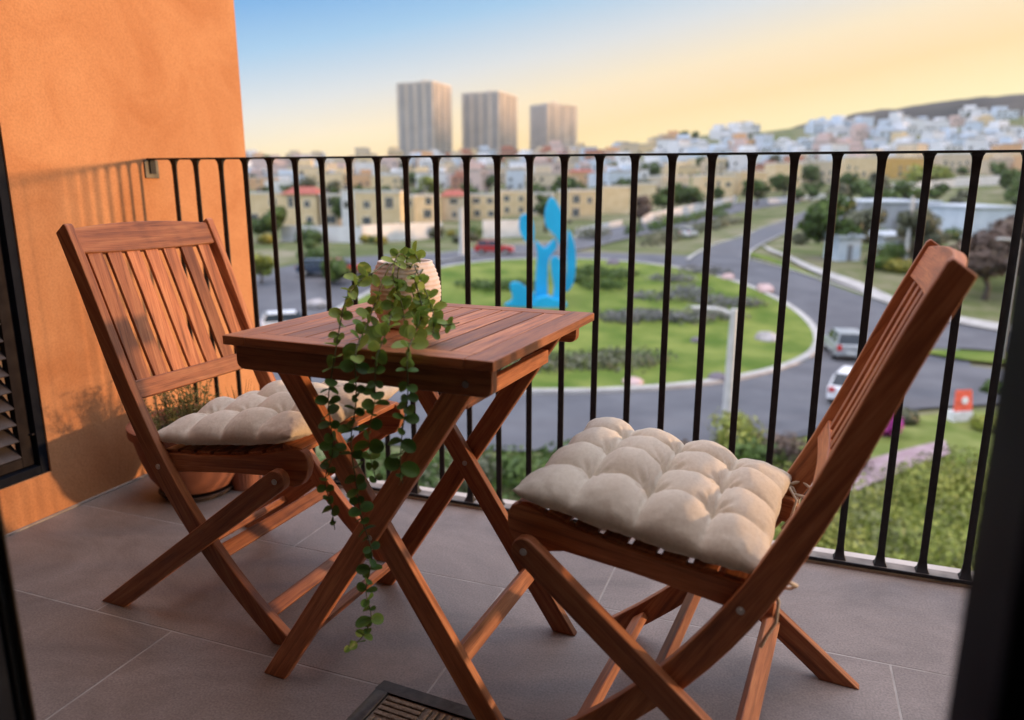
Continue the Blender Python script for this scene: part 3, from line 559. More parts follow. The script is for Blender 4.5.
# hillside town: a few house shapes, each copied
def town_mesh(c, k):
    bm = bmesh.new(); w, dp, h = [(9, 9, 6.2), (12, 9, 5.6), (8, 8, 8.8), (14, 10, 6.4)][k]
    box(bm, -w / 2, w / 2, 0, dp, -5, h, mi=0)
    if k == 0: box(bm, -w / 2, w * .1, dp * .3, dp, h, h + 2.6, mi=0)
    if k == 1: box(bm, w * .05, w * .42, dp * .3, dp * .9, h, h + 2.4, mi=0)
    if k == 3: box(bm, -w * .35, w * .1, dp * .3, dp * .9, h, h + 3.2, mi=0)
    box(bm, -w / 2 - .1, w / 2 + .1, -.1, .15, h, h + .5, mi=2)
    for fl in range(int(h // 3)):
        for j in range(int(w // 3)):
            x0 = -w / 2 + (j + .5) * w / int(w // 3)
            if (j * 7 + fl * 3 + k) % 4: box(bm, x0 - .65, x0 + .65, -.06, .05, .8 + 3 * fl, 2.2 + 3 * fl, mi=1)
    for j in range(int(dp // 3)): box(bm, w / 2 - .05, w / 2 + .06, 1.2 + j * 3, 2.3 + j * 3, h - 2.2, h - .9, mi=1)
    me = bpy.data.meshes.new('house'); bmesh.ops.recalc_face_normals(bm, faces=bm.faces); bm.to_mesh(me); bm.free()
    for mm in (wallm(c), glassm, roofg if c != 'brick' else redroof): me.materials.append(mm)
    return me
TM = {(c, k): town_mesh(c, k) for c in ('white', 'pale_blue', 'pink', 'cream', 'yellow', 'brick', 'orange') for k in range(4)}
for (x, y, d) in CITY:
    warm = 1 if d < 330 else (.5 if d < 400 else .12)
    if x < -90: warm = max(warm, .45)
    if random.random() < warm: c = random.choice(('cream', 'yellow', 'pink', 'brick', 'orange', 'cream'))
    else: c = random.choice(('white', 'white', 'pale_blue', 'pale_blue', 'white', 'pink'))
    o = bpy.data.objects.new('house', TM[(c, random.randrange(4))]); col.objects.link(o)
    s = random.uniform(.9, 1.35); o.scale = (s * random.uniform(.9, 1.25), s, s * random.uniform(.85, 1.15))
    o.location = (x, y, T(x, y)); o.rotation_euler = (0, 0, VIEWR + R(random.choice((0, 0, 12, -25, 35)) + random.uniform(-6, 6)))
    zone = 'left of the towers or below them' if x < -75 else 'on the slope right of the towers'
    cn = c.replace('_', ' ')
    tag(o, 'small %s house in the distant town %s' % (cn, zone), 'house', '%s houses of the distant town %s' % (cn, zone))

# towers
concrete = noisy('tower_concrete', (.52, .45, .38), (.64, .56, .48), .05, 6, .85)
def tower(u0, x, y, z0, w, dp, h, rz, label):
    t = empty('tower_block', (x, y, z0), rz, label, 'tower block', 'three tower blocks on the skyline')
    bm = bmesh.new(); box(bm, -w / 2 + 1, w / 2 - 1, 1, dp - 1, -40, h); box(bm, -w * .2, w * .2, dp * .3, dp * .7, h, h + 3.2); link('core', bm, noisy('tower_glass', (.24, .235, .24), (.33, .32, .32), .09, 5, .5), t)
    bm = bmesh.new(); nfl = int(h / 3.6)
    for k in range(nfl + 1): box(bm, -w / 2, w / 2, 0, dp, k * h / nfl - .7, k * h / nfl + 1.4)
    link('floor_band', bm, concrete, t)
    bm = bmesh.new()
    for k in range(9):
        xx = -w / 2 + w * k / 8; box(bm, xx - .7, xx + .7, -.25, .6, -40, h + .5)
    for k in range(7):
        yy = dp * k / 6; box(bm, w / 2 - .6, w / 2 + .25, yy - .7, yy + .7, -40, h + .5)
    link('facade_pier', bm, concrete, t)
    for k in range(4):
        bm = bmesh.new(); xx = -w / 2 + w * (k + .55) / 4; box(bm, xx - 1.5, xx + 1.5, -.5, .8, -40, h - .8); link('glazed_bay', bm, MATS['tower_glass'], t)
    for k in range(3):
        bm = bmesh.new(); yy = dp * (k + .5) / 3; box(bm, w / 2 - .8, w / 2 + .5, yy - 1.0, yy + 1.0, -40, h - .8); link('glazed_bay', bm, MATS['tower_glass'], t)
    bm = bmesh.new(); box(bm, -w * .06, w * .06, dp * .42, dp * .58, h + 3.2, h + 5.4); tube(bm, [(w * .12, dp * .5, h + 3.2), (w * .12, dp * .5, h + 10)], .18, 6); link('roof_plant', bm, concrete, t)
for args in TOWERS: tower(*args)

# garden walls
whw = noisy('whitewashed_wall', (.62, .61, .60), (.74, .73, .72), .8, 7, .9)
wl = ['long low white garden wall at the left end below the yellow houses', 'white garden wall rising towards the middle, left of the lamp column', 'short white wall just left of the blue sculpture', 'white wall just right of the blue sculpture', 'white stepped wall behind the magenta bush and hedges', 'upper white wall following the road uphill',
      'far white wall beyond the bend of the upper road', 'white wall below the ochre house on the right', 'rightmost white wall under the yellow house']
for i, (xa, ya, xb, yb, h) in enumerate(GWALLS):
    bm = bmesh.new(); n = 8; L_ = math.hypot(xb - xa, yb - ya); nx, ny = -(yb - ya) / L_ * .12, (xb - xa) / L_ * .12; rows = []
    for k in range(n + 1):
        x = xa + (xb - xa) * k / n; y = ya + (yb - ya) * k / n; z = T(x, y)
        rows.append([bm.verts.new(p) for p in ((x - nx, y - ny, z - 1), (x + nx, y + ny, z - 1), (x + nx, y + ny, z + h * 1.15), (x - nx, y - ny, z + h * 1.15))])
    for a, b in zip(rows, rows[1:]):
        for k in range(4): bm.faces.new((a[k], a[(k + 1) % 4], b[(k + 1) % 4], b[k]))
    bm.faces.new(rows[0]); bm.faces.new(rows[-1][::-1])
    tag(link('garden_wall', bm, whw), wl[i], 'wall', 'white walls along the far streets')
# warehouses / sheds on the right
def shed(x, y, w, d, h, rz, c, label, name='warehouse', cat='building'):
    z = T(x, y); t = empty(name, (x, y, z), rz, label, cat)
    bm = bmesh.new(); box(bm, -w / 2, w / 2, 0, d, -2, h); link('wall', bm, wallm(c), t)
    bm = bmesh.new(); a = [bm.verts.new(p) for p in ((-w / 2 - .2, -.3, h), (w / 2 + .2, -.3, h), (w / 2 + .2, d + .3, h), (-w / 2 - .2, d + .3, h), (-w / 2 - .2, -.3, h + .25), (w / 2 + .2, -.3, h + .25), (w / 2 + .2, d + .3, h + .6), (-w / 2 - .2, d + .3, h + .6))]
    for f in ((0, 3, 2, 1), (4, 5, 6, 7), (0, 1, 5, 4), (1, 2, 6, 5), (2, 3, 7, 6), (3, 0, 4, 7)): bm.faces.new([a[i] for i in f])
    link('roof', bm, noisy('sheet_roof', (.38, .42, .46), (.48, .52, .56), .4, 4, .6), t)
    bm = bmesh.new(); box(bm, -w * .1, w * .12, -.05, .05, .02, min(2.3, h * .7)); link('door', bm, flat('door_grey', (.20, .20, .21)), t)
    return t
shed(17.2, 140, 13, 16, 5.0, VIEWR, 'grey', 'grey warehouse with pale sheet roof behind the trees on the right')
shed(28.5, 130, 8, 14, 4.4, VIEWR, 'pale_blue', 'pale blue grey warehouse partly hidden by the brown tree on the far right')
shed(5.9, 83.5, 2.6, 2.4, 2.3, VIEWR + .2, 'pale_blue', 'small pale blue hut beside the right pavement, left of the two', 'hut', 'hut')
shed(10.6, 88.5, 2.4, 2.4, 2.1, VIEWR + .1, 'pale_blue', 'small pale blue hut further right, nearer the lamp column', 'hut', 'hut')

# ------------------------------------------------------------------ vegetation beyond the railing
tl = [(F_green, 6.4, 6.5, 'dense dark green tree beside the right pavement'), (F_grey, 4.6, 5.0, 'grey green tree just right of the dense dark tree'), (F_grey, 5.4, 4.6, 'pale grey green tree by the right lamp column'), (F_brown, 6.2, 6.4, 'wide brownish tree near the right door frame'), (F_brown, 6.8, 5.6, 'sparse brown tree behind the wide brown one, at the far right'),
      (F_green, 5.0, 5.2, 'round dark tree in front of the leftmost yellow house'), (F_green, 6.0, 5.0, 'dark tree beside the narrow cream house'), (F_grey, 11, 9, 'tall grey green tree above the red roofed house'), (F_bright, 9.5, 11, 'bright green tree on the slope under the leftmost tower'), (F_brown, 6.0, 5.0, 'brown shrubby tree beside the white stepped wall'),
      (F_green, 7.2, 3.8, 'slim dark tree directly behind the sculpture'), (F_bright, 3.0, 2.6, 'yellow green small tree at the left edge beside the orange wall'), (F_green, 10, 12, 'green tree above the house row right of the towers'), (F_green, 2.2, 3.0, 'low dark green tree beside the parked dark car'), (F_yel, 1.8, 2.6, 'low yellowish shrub tree right of the parked red car'),
      (F_green, 8, 13, 'green tree patch above the far white wall'), (F_bright, 6, 22, 'bright green tree line beneath the right white wall')]
for (x, y), (m, h, w, lb) in zip(PT['trees'], tl):
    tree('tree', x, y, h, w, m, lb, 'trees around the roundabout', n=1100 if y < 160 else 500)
# street trees scattered through the town
random.seed(21)
protos = []
for m in (F_green, F_grey, F_green):
    protos.append(tree('town_tree', -60, 200, 6.5, 6.5, m, 'small tree between houses of the distant town', 'trees scattered through the distant town', n=260, size=.5))
k = 0
for i in range(120):
    u = random.uniform(-.36, .72); d = random.uniform(185, 640) if i % 3 else random.uniform(185, 330)
    x = VD[0] * d + VR[0] * d * u; y = VD[1] * d + VR[1] * d * u
    if any(abs(x - q[0]) < 7 and abs(y - q[1]) < 7 for q in HOUSES): continue
    o = protos[i] if i < 3 else copy_tree(protos[i % 3])
    o.location = (x, y, T(x, y) - .2); s = random.uniform(.7, 1.5); o.scale = (s, s, s * random.uniform(.8, 1.1)); o.rotation_euler = (0, 0, random.uniform(0, 6))
    kd = 'grey green' if i % 3 == 1 else 'dark green'; zn = 'left of or below the towers' if u < .02 else ('on the slope right of the towers' if d > 330 else 'near the road ends on the right'); tag(o, 'small %s tree among the town houses %s' % (kd, zn), 'tree', '%s town trees %s' % (kd, zn))
# loose shrubs on the verges beyond the right pavement and below the garden walls
random.seed(33)
SH = [(F_green, 1.5, 2.8, 'rounded green shrub on the dry verges beyond the roads'), (F_grey, 1.2, 2.4, 'grey green shrub on the dry verges beyond the roads'), (F_yel, .9, 2.0, 'yellowish shrub on the dry verges beyond the roads')]
shp = [bush('verge_shrub', 9, 76, h, w, m, lb, 'shrub', ['green', 'grey green', 'yellowish'][i_] + ' shrubs on the verges', n=420, size=.17) for i_, (m, h, w, lb) in enumerate(SH)]
cnt = 0
for i in range(400):
    if cnt >= 84: break
    zone = random.random()
    if zone < .55: u = random.uniform(.30, .64); d = random.uniform(68, 118)
    elif zone < .8: u = random.uniform(-.42, -.05); d = random.uniform(88, 128)
    else: u = random.uniform(.05, .30); d = random.uniform(118, 190)
    x = VD[0] * d + VR[0] * d * u; y = VD[1] * d + VR[1] * d * u
    bad = math.hypot(x - CX, y - CY) < 31
    for k_, (A, B) in list(RIB.items()) + list(WALKS.items()):
        for a, b in zip(A, B):
            mx_, my_ = (a[0] + b[0]) / 2, (a[1] + b[1]) / 2
            if math.hypot(x - mx_, y - my_) < math.hypot(a[0] - b[0], a[1] - b[1]) / 2 + 4: bad = True
        for (a, b), (c_, d_) in zip(zip(A, B), list(zip(A, B))[1:]):
            for f in (.25, .5, .75):
                p0 = (a[0] + (c_[0] - a[0]) * f, a[1] + (c_[1] - a[1]) * f); p1 = (b[0] + (d_[0] - b[0]) * f, b[1] + (d_[1] - b[1]) * f)
                if math.hypot(x - (p0[0] + p1[0]) / 2, y - (p0[1] + p1[1]) / 2) < math.hypot(p0[0] - p1[0], p0[1] - p1[1]) / 2 + 1.6: bad = True
    if bad or any(abs(x - q[0]) < 6 and -2 < y - q[1] < 10 for q in HOUSES): continue
    k_ = cnt % 3; o = shp[k_] if cnt < 3 else shp[k_].copy()
    if cnt >= 3: col.objects.link(o)
    s = random.uniform(.7, 1.7); o.scale = (s, s, s * random.uniform(.8, 1.1)); o.location = (x, y, T(x, y)); o.rotation_euler = (0, 0, random.uniform(0, 6)); cnt += 1
random.seed(4)
bl = [(F_bright, 1.7, 3.0, 'bright green bush at the foot of the nearest lamp column'), (F_brown, 1.3, 2.2, 'brownish bush right of the nearest lamp column'), (F_green, 1.2, 2.4, 'low green bush below the bright one'), (F_mag, 1.1, 1.2, 'magenta flowering bush behind the near chair back'), (F_yel, 1.4, 4.6, 'yellow flowering hedge beside the right pavement'), (F_green, 1.6, 3.4, 'green hedge left of the yellow flowering hedge'),
      (F_green, .7, 1.6, 'dark low bush on the front lawn right side'), (F_green, 1.2, 4.2, 'dark hedge bush between table leg and near cushion'), (F_green, 1.3, 4.0, 'dark hedge bush behind the table legs'), (F_grey, 1.2, 3.6, 'grey green hedge bush behind the crossing table legs'), (F_green, 1.2, 3.6, 'green bush below the tabletop left half'), (F_bright, 1.1, 3.2, 'light green bush behind the near cushion tip'), (F_green, 1.2, 3.2, 'green bush behind the near cushion'),
      (F_green, 1.2, 2.0, 'dark bush by the kerb behind the near chair back'), (F_grey, .8, 1.3, 'pale bush beside the magenta flowers'), (F_bright, .7, 1.6, 'small bright bush below the red sign'), (F_brown, 1.4, 2.6, 'brown bush at the near end of the pink path'), (F_brown, 1.0, 2.2, 'brown bush left of the bright green bush'), (F_yel, 1.4, 2.4, 'yellow bush by the left road'), (F_green, 1.6, 4.5, 'dark hedge beyond the left road'), (F_green, 2.2, 9, 'dark hedge in front of the upper white wall'), (F_green, 2.0, 8, 'hedge between upper road and back road'), (F_grey, 2.0, 7, 'grey hedge beyond the roundabout top')]
for (x, y), (m, h, w, lb) in zip(PT['bushes'], bl): bush('bush', x, y, h, w, m, lb, 'bush', 'bushes beyond the railing', size=.12 if y < 60 else .22, n=700 if y < 60 else 380)
for i, (x, y) in enumerate(PT['beds']): bush('lavender_bed', x, y, .9, 5.0, F_lav, 'grey lavender clump in the irregular bed on the roundabout lawn', 'shrub', 'lavender clumps in the roundabout bed', n=420, size=.16, ex=1.2)
for i, (x, y) in enumerate(PT['beds2']): bush('hedge_bed', x, y, 1.0, 5.2 if i < 5 else 4.2, F_grey if i < 5 else F_green, 'grey green hedge clump along the near side of the roundabout lawn' if i < 5 else 'dark green hedge clump behind the blue sculpture', 'hedge', 'near hedge clumps on the roundabout' if i < 5 else 'far hedge clumps on the roundabout', n=480, size=.16, ex=1.3)
# planted bank right below the balcony (uncountable small shrubs)
blobs = []
for i in range(150):
    x = random.uniform(.2, 9.5); y = random.uniform(15.5, 27) + x * .25; r_ = random.choice((.45, .6, .9, 1.2))
    if abs(y - (24.5 + (x - 1) * 1.3)) < 1.3 and x < 7: continue
    blobs.append(((x, y, -9 + r_ * .3), (r_, r_, r_ * .75)))
tag(leafy('ground_cover', blobs[::3] + blobs[1::3], 17000, .075, F_bright, bv=.4), kind='stuff')
tag(leafy('low_shrubs', blobs[2::3], 7000, .09, foliage('leaf_olive', (.06, .07, .02), (.13, .15, .04), (.24, .25, .09)), bv=.4), kind='stuff')
blobs = []
for i in range(70):
    x = random.uniform(-16, -1.0); y = 21.2 + random.uniform(-2.5, 2.0) + (x + 16) * .16; r_ = random.uniform(.5, .9)
    blobs.append(((x, y, -9 + r_ * .3), (r_, r_, r_ * .8)))
tag(leafy('hedge_planting', blobs, 6000, .11, F_green), kind='stuff')
# median planting
mb = []
for i in range(26):
    t = i / 25; mb.append(((-17.5 + t * 6 + random.uniform(-1.2, 1.2), 98 + t * 75, T(-16, 98 + t * 75) + .5), (1.6, 3.0, .9)))
tag(leafy('median_planting', mb, 2500, .3, F_grey), kind='stuff')
tag(leafy('wall_planting', [((-24 + random.uniform(-1, 1) + i * .2, 118 + i * 4.2, T(-24, 118 + i * 4.2) + .6), (1.2, 2.6, 1.1)) for i in range(30)], 2500, .3, F_green), kind='stuff')

# rocks
rk = noisy('boulder_stone', (.30, .27, .26), (.52, .47, .46), 1.3, 7, .9, bump=.4, bscale=6, bdist=.05); rd = noisy('dark_boulder_stone', (.12, .10, .12), (.2, .17, .19), 1.3, 7, .9, bump=.4, bscale=6, bdist=.05); rp = noisy('pink_boulder_stone', (.42, .28, .26), (.6, .44, .42), 1.3, 7, .9, bump=.4, bscale=6, bdist=.05)
RK = [(rk, 1.1, 'pale boulder on the lawn towards the right end of the roundabout'), (rd, .7, 'dark boulder on the near right of the lawn by the lamp column'), (rp, 1.1, 'pinkish boulder on the far right kerb side of the lawn'), (rd, .7, 'dark boulder at the right tip of the lavender bed'), (rp, .7, 'reddish boulder near the front kerb of the lawn'), (rd, .6, 'dark boulder left of the lavender bed'), (rp, .9, 'pinkish boulder at the back right of the lawn'), (rk, 1.1, 'white pink boulder at the left tip of the roundabout'), (rd, .9, 'dark boulder at the far edge of the lawn')]
for (x, y), (m, s, lb) in zip(PT['rocks'], RK):
    bm = bmesh.new(); bmesh.ops.create_icosphere(bm, subdivisions=3, radius=s * .62)
    sx, sy = random.uniform(.9, 1.3), random.uniform(.8, 1.2)
    for q in bm.verts:
        n_ = noise.noise(q.co * 1.6 + Vector((x, y, 0))) * .3 * s; q.co *= 1 + n_ / s; q.co.x *= sx; q.co.y *= sy; q.co.z = max(q.co.z * .75, -.2 * s)
    o = link('boulder', bm, m); o.location = (x, y, T(x, y) + .3); tag(o, lb, 'boulder', 'boulders on the roundabout lawn')

# sculpture: upright blue blades on a blue base
blue = noisy('glossy_blue_paint', (.005, .36, .66), (.01, .44, .78), .4, 3, .45)
sx, sy = PT['sculpt'][0]
sc_ = empty('sculpture', (sx, sy, T(sx, sy) + .2), VIEWR, 'tall bright blue abstract sculpture of upright blades on the roundabout', 'sculpture')
K = 58.5 / 750 / 5.54
def blade(pts, yoff, thick, name='blade', flip=False):
    P_ = [((a - 238) * K, (640 - b) * K) for a, b in pts]
    # smooth outline
    Q = []
    n = len(P_)
    for i in range(n):
        p0, p1, p2, p3 = P_[i - 1], P_[i], P_[(i + 1) % n], P_[(i + 2) % n]
        for f in (0, .25, .5, .75):
            Q.append(tuple(0.5 * (2 * p1[k] + (p2[k] - p0[k]) * f + (2 * p0[k] - 5 * p1[k] + 4 * p2[k] - p3[k]) * f * f + (3 * p1[k] - p0[k] - 3 * p2[k] + p3[k]) * f ** 3) for k in (0, 1)))
    return prism(name, Q, thick, sc_, ((0, yoff, 0), (1, 0, 0), (0, 0, 1), (0, 1, 0)), mat=blue, bevel=.05)
blade([(278, 40), (318, 85), (352, 165), (358, 260), (340, 312), (300, 250), (250, 195), (246, 110)], -.2, .8)
blade([(108, 148), (155, 136), (184, 200), (178, 300), (134, 282), (100, 215)], .5, .7)
blade([(194, 280), (245, 322), (300, 270), (310, 320), (270, 380), (262, 480), (258, 620), (198, 620), (198, 450), (204, 360)], 0, .9, 'trunk_blade')
blade([(280, 378), (320, 370), (346, 440), (352, 560), (342, 640), (290, 640), (298, 540), (282, 450)], -.6, .7)
blade([(380, 222), (414, 300), (424, 400), (416, 500), (392, 556), (362, 566), (372, 450), (370, 330)], .3, .7)
blade([(20, 640), (62, 600), (48, 520), (95, 508), (150, 545), (185, 570), (190, 640)], -.9, .5, 'wave')
blade([(180, 645), (200, 600), (260, 585), (300, 600), (350, 610), (360, 645)], -1.1, 1.4, 'base')
bm = bmesh.new(); bmesh.ops.create_uvsphere(bm, u_segments=16, v_segments=10, radius=.28); bmesh.ops.translate(bm, verts=bm.verts, vec=((292 - 238) * K, 0.1, (640 - 235) * K)); link('ball', bm, trimm, sc_, smooth=True)

# ------------------------------------------------------------------ vehicles, lamps, sign
tyre = flat('tyre_rubber', (.02, .02, .02), .9); rimm = flat('wheel_alloy', (.4, .4, .42), .4, metal=.7); carglass = flat('car_glass', (.02, .025, .03), .08, .6)
redl = flat('tail_lamp_red', (.5, .02, .02), .3); whl = flat('head_lamp', (.7, .7, .68), .2)
def car(x, y, rz, paint, label, L_=4.3, W=1.8, H=1.5, suv=False, name='parked_car'):
    z = T(x, y) + .12; t = empty(name, (x, y, z), rz, label, 'car', 'cars on the roads')
    prof = [(-L_ / 2, .35), (-L_ / 2, .85), (-L_ / 2 + .05, .98), (L_ * .5 - .95, .95), (L_ / 2 - .1, .78), (L_ / 2, .6), (L_ / 2, .32)]
    if suv: prof = [(-L_ / 2, .38), (-L_ / 2, 1.0), (-L_ / 2 + .05, 1.08), (L_ * .5 - 1.0, 1.05), (L_ / 2 - .08, .9), (L_ / 2, .65), (L_ / 2, .36)]
    bl_ = prof[2][1]
    bm = bmesh.new()
    def slab(pr, w0, mi=0, top=0):
        A = [bm.verts.new((a, -w0 + (top if b > bl_ + .1 else 0), b)) for a, b in pr]; B = [bm.verts.new((a, w0 - (top if b > bl_ + .1 else 0), b)) for a, b in pr]
        bm.faces.new(A); bm.faces.new(B[::-1])
        for i in range(len(pr)): bm.faces.new((A[i], B[i], B[(i + 1) % len(pr)], A[(i + 1) % len(pr)]))
    slab(prof, W / 2)
    link('body', bm, paint, t, bevel=.06)
    bk = -L_ / 2 + (.08 if suv else .25)
    cab = [(bk, bl_ - .02), (bk + .22, H - .06), (bk + .5, H), (L_ * .5 - 1.95, H), (L_ * .5 - 1.05, bl_ - .02)]
    bm = bmesh.new(); slab(cab, W / 2 - .08, top=.12); cb = link('window_band', bm, carglass, t, bevel=.03)
    bm = bmesh.new(); box(bm, bk + .35, L_ * .5 - 1.95, -W / 2 + .22, W / 2 - .22, H - .01, H + .04)
    for s in (-1, 1):
        for (p, q) in (((bk + .02, bl_), (bk + .24, H - .02)), ((bk + 1.25, bl_), (bk + 1.25, H - .02))):
            tube(bm, [(p[0], s * (W / 2 - .07), p[1]), (q[0], s * (W / 2 - .2), q[1])], .05, 6)
    link('roof', bm, paint, t, bevel=.015)
    for xx in (-L_ / 2 + .8, L_ / 2 - .85):
        for s in (-1, 1):
            bm = bmesh.new(); tube(bm, [(xx, s * (W / 2 - .2), .33), (xx, s * (W / 2 + .01), .33)], .33, 20); wh = link('wheel', bm, tyre, t, bevel=.03)
            bm = bmesh.new(); tube(bm, [(xx, s * (W / 2 - .02), .33), (xx, s * (W / 2 + .025), .33)], .2, 14); link('rim', bm, rimm, wh)
    for s in (-1, 1):
        bm = bmesh.new(); box(bm, -L_ / 2 - .03, -L_ / 2 + .03, s * (W / 2 - .22) - .14, s * (W / 2 - .22) + .14, .72, bl_ - .03); link('tail_light', bm, redl, t)
        bm = bmesh.new(); box(bm, L_ / 2 - .05, L_ / 2 + .03, s * (W / 2 - .3) - .18, s * (W / 2 - .3) + .18, .6, .74); link('headlight', bm, whl, t)
    bm = bmesh.new(); box(bm, -L_ / 2 - .025, -L_ / 2, -.26, .26, .5, .64); link('number_plate', bm, whl, t)
    return t
silver = flat('silver_paint', (.42, .44, .46), .3, metal=.4); whitep = flat('white_paint', (.75, .75, .76), .3); redp = flat('red_paint', (.42, .03, .03), .3); darkp = flat('dark_blue_paint', (.03, .05, .09), .3)
CARS = PT['cars']
car(*CARS[0], R(98), silver, 'silver estate car driving away along the road behind the near chair', suv=True, H=1.65)
car(CARS[1][0] + 1.25, CARS[1][1] + .3, R(75), whitep, 'white hatchback half hidden behind the near chair back', H=1.5)
car(*CARS[2], R(15), redp, 'red car on the road just left of the blue sculpture')
car(*CARS[3], R(20), darkp, 'dark blue car parked on the left road')
car(*CARS[4], R(40), redp, 'small red car parked right behind the dark blue car', L_=3.6)
car(*CARS[5], R(40), whitep, 'white car on the left road just above the tabletop edge', suv=True, H=1.6)
car(*CARS[6], R(80), whitep, 'distant white car beside the planted median', L_=4.0)
lampm = noisy('galvanised_pole', (.50, .49, .46), (.62, .60, .57), 2, 3, .6, metal=.1)
def lamp(x, y, h, rz, label, r=.11, arm=1.3):
    z = T(x, y); t = empty('street_lamp', (x, y, z), rz, label, 'street lamp', 'street lamps around the roundabout')
    bm = bmesh.new(); tube(bm, [(0, 0, 0), (0, 0, .35)], r * 1.7, 10); tube(bm, [(0, 0, .3), (0, 0, h)], [r * 1.25, r * .8], 12); link('pole', bm, lampm, t, smooth=False)
    if arm:
        bm = bmesh.new(); tube(bm, [(0, 0, h - .25), (-arm * .5, 0, h - .02), (-arm, 0, h + .02)], r * .45, 8); link('arm', bm, lampm, t)
        bm = bmesh.new(); box(bm, -arm - .45, -arm + .1, -.12, .12, h - .02, h + .1); link('lamp_head', bm, lampm, t, bevel=.03)
    return t
lamp(*PT['lamps'][0], 5.35, VIEWR - .1, 'nearest street lamp, pale column standing in front of the roundabout lawn', r=.20)
lamp(*PT['lamps'][1], 6.6, VIEWR, 'pale lamp column between the pale blue huts and grey tree', r=.17, arm=0)
lamp(*PT['lamps'][2], 7.4, VIEWR, 'street lamp near the right door frame with its head turned left', r=.13, arm=1.0)
lamp(*PT['lamps'][3], 5.2, VIEWR, 'pale column beyond the roundabout, left of the sculpture', r=.28, arm=0)
x, y = PT['sign'][0]
sg = empty('roadside_sign', (x, y, T(x, y)), VIEWR + .15, 'red and white board sign standing on the lawn edge at right', 'sign')
redb = flat('sign_red', (.80, .12, .07), .6)
prism('board', [(-.46, .55), (.46, .55), (.38, 1.5), (-.40, 1.5)], .06, sg, ((0, 0, 0), (1, 0, 0), (0, .1, 1), (0, 1, -.1)), mat=redb, bevel=.01)
prism('base', [(-.48, 0), (.48, 0), (.46, .52), (-.46, .52)], .5, sg, ((0, 0, 0), (1, 0, 0), (0, 0, 1), (0, 1, 0)), mat=whitep, bevel=.01)
prism('emblem', [(.17 * math.cos(a * .4), 1.05 + .17 * math.sin(a * .4)) for a in range(16)], .01, sg, ((0, -.075, 0), (1, 0, 0), (0, .1, 1), (0, 1, -.1)), mat=whitep, bevel=0)

# ================================================================== balcony
def tiles():
    bm = bmesh.new(); tones = []; g = .0022; D = .452; y0 = 1.157 - 3 * D
    for r in range(5):
        ya = y0 + r * D; yb = ya + D
        if r == 4: yb = 2.035
        off = -.625 if (r % 2 == 1) else -.38
        # rows: r=2 is 0.705..1.157 , r=3 is 1.157..1.609
        off = {0: -.38, 1: -.625, 2: -.383, 3: -.625, 4: -.379}[r]
        x = off - .903 * 3
        while x < 3.6:
            xa, xb = max(x + g, -2.128), min(x + .903 - g, 3.6)
            if xb > xa + .02:
                n = len(bm.faces); box(bm, xa, xb, ya + g, yb - g, -.03, 0.0); tn = random.random(); tones += [tn] * 6
            x += .903
    return bm, tones
bm, tn = tiles()
fl = link('floor', bm, tile_m, bevel=.0012); tone_layer(fl.data, tn); tag(fl, kind='structure')
bm = bmesh.new(); box(bm, -2.128, 3.6, -.2, 2.034, -.20, -.0008); tag(link('floor_bed', bm, noisy('grout', (.30, .27, .24), (.44, .40, .36), 12, 4, .9)), kind='structure')
bm = bmesh.new(); box(bm, -2.128, 3.6, 2.036, 2.135, -.22, .004); tag(link('balcony_edge', bm, noisy('pale_stone_coping', (.52, .47, .42), (.66, .61, .55), 9, 7, .8, bump=.2, bscale=60, bdist=.002), bevel=.003), kind='structure')
bm = bmesh.new(); box(bm, -2.40, 3.6, -.2, 2.12, -.42, -.222); tag(link('balcony_slab', bm, stucco), kind='structure')
bm = bmesh.new(); box(bm, -2.129, -2.121, .56, 2.03, 0.0005, .006); tag(link('floor_joint', bm, MATS['grout']), kind='structure')

# side wall with louvred shutter opening (opening y .75..1.51, z .16..1.95)
bm = bmesh.new()
OY0, OY1, OZ0, OZ1 = .78, 1.530, .145, 2.05
for a in ((-.2, OY0, -12, 4.2), (OY1, 2.548, -12, 4.2), (OY0, OY1, -12, OZ0), (OY0, OY1, OZ1, 4.2)):
    box(bm, -2.45, -2.13, a[0], a[1], a[2], a[3])
bmesh.ops.remove_doubles(bm, verts=bm.verts, dist=1e-5)
sw = link('side_wall', bm, stucco); tag(sw, 'orange terracotta stucco wall closing the left side of the balcony', 'wall')
# facade around the door opening, and the room behind it
bm = bmesh.new()
box(bm, -2.449, -.90, .30, .50, 2.25, 4.2); box(bm, .25, 4.2, .30, .50, 2.25, 4.2); box(bm, -2.449, -.90, .30, .50, -12, -.43); box(bm, .25, 4.2, .30, .50, -12, -.43); box(bm, -2.449, -2.131, .30, .50, -.43, 2.25); box(bm, 3.0, 4.2, .30, .50, -.43, 2.25); box(bm, -.90, .25, .30, .50, 2.25, 4.2); box(bm, -.90, .25, .30, .50, -12, -.43)
tag(link('house_front_wall', bm, stucco), 'stucco front wall of the building around the balcony door', 'wall')
plaster = noisy('interior_plaster', (.30, .28, .25), (.36, .34, .30), 2, 5, .9)
bm = bmesh.new(); box(bm, -2.2, 2.0, -3.3, -3.2, 0, 2.6); box(bm, -2.3, -2.2, -3.3, .298, 0, 2.6); box(bm, 2.0, 2.1, -3.3, .298, 0, 2.6); box(bm, -2.3, 2.1, -3.3, .298, 2.6, 2.7)
tag(link('room_wall', bm, plaster), 'plain interior wall of the room behind the camera', 'wall')
bm = bmesh.new(); box(bm, -2.3, 2.1, -3.3, -.201, -.2, -.002); tag(link('room_floor', bm, flat('room_floor_tile', (.20, .16, .13), .4)), kind='structure')

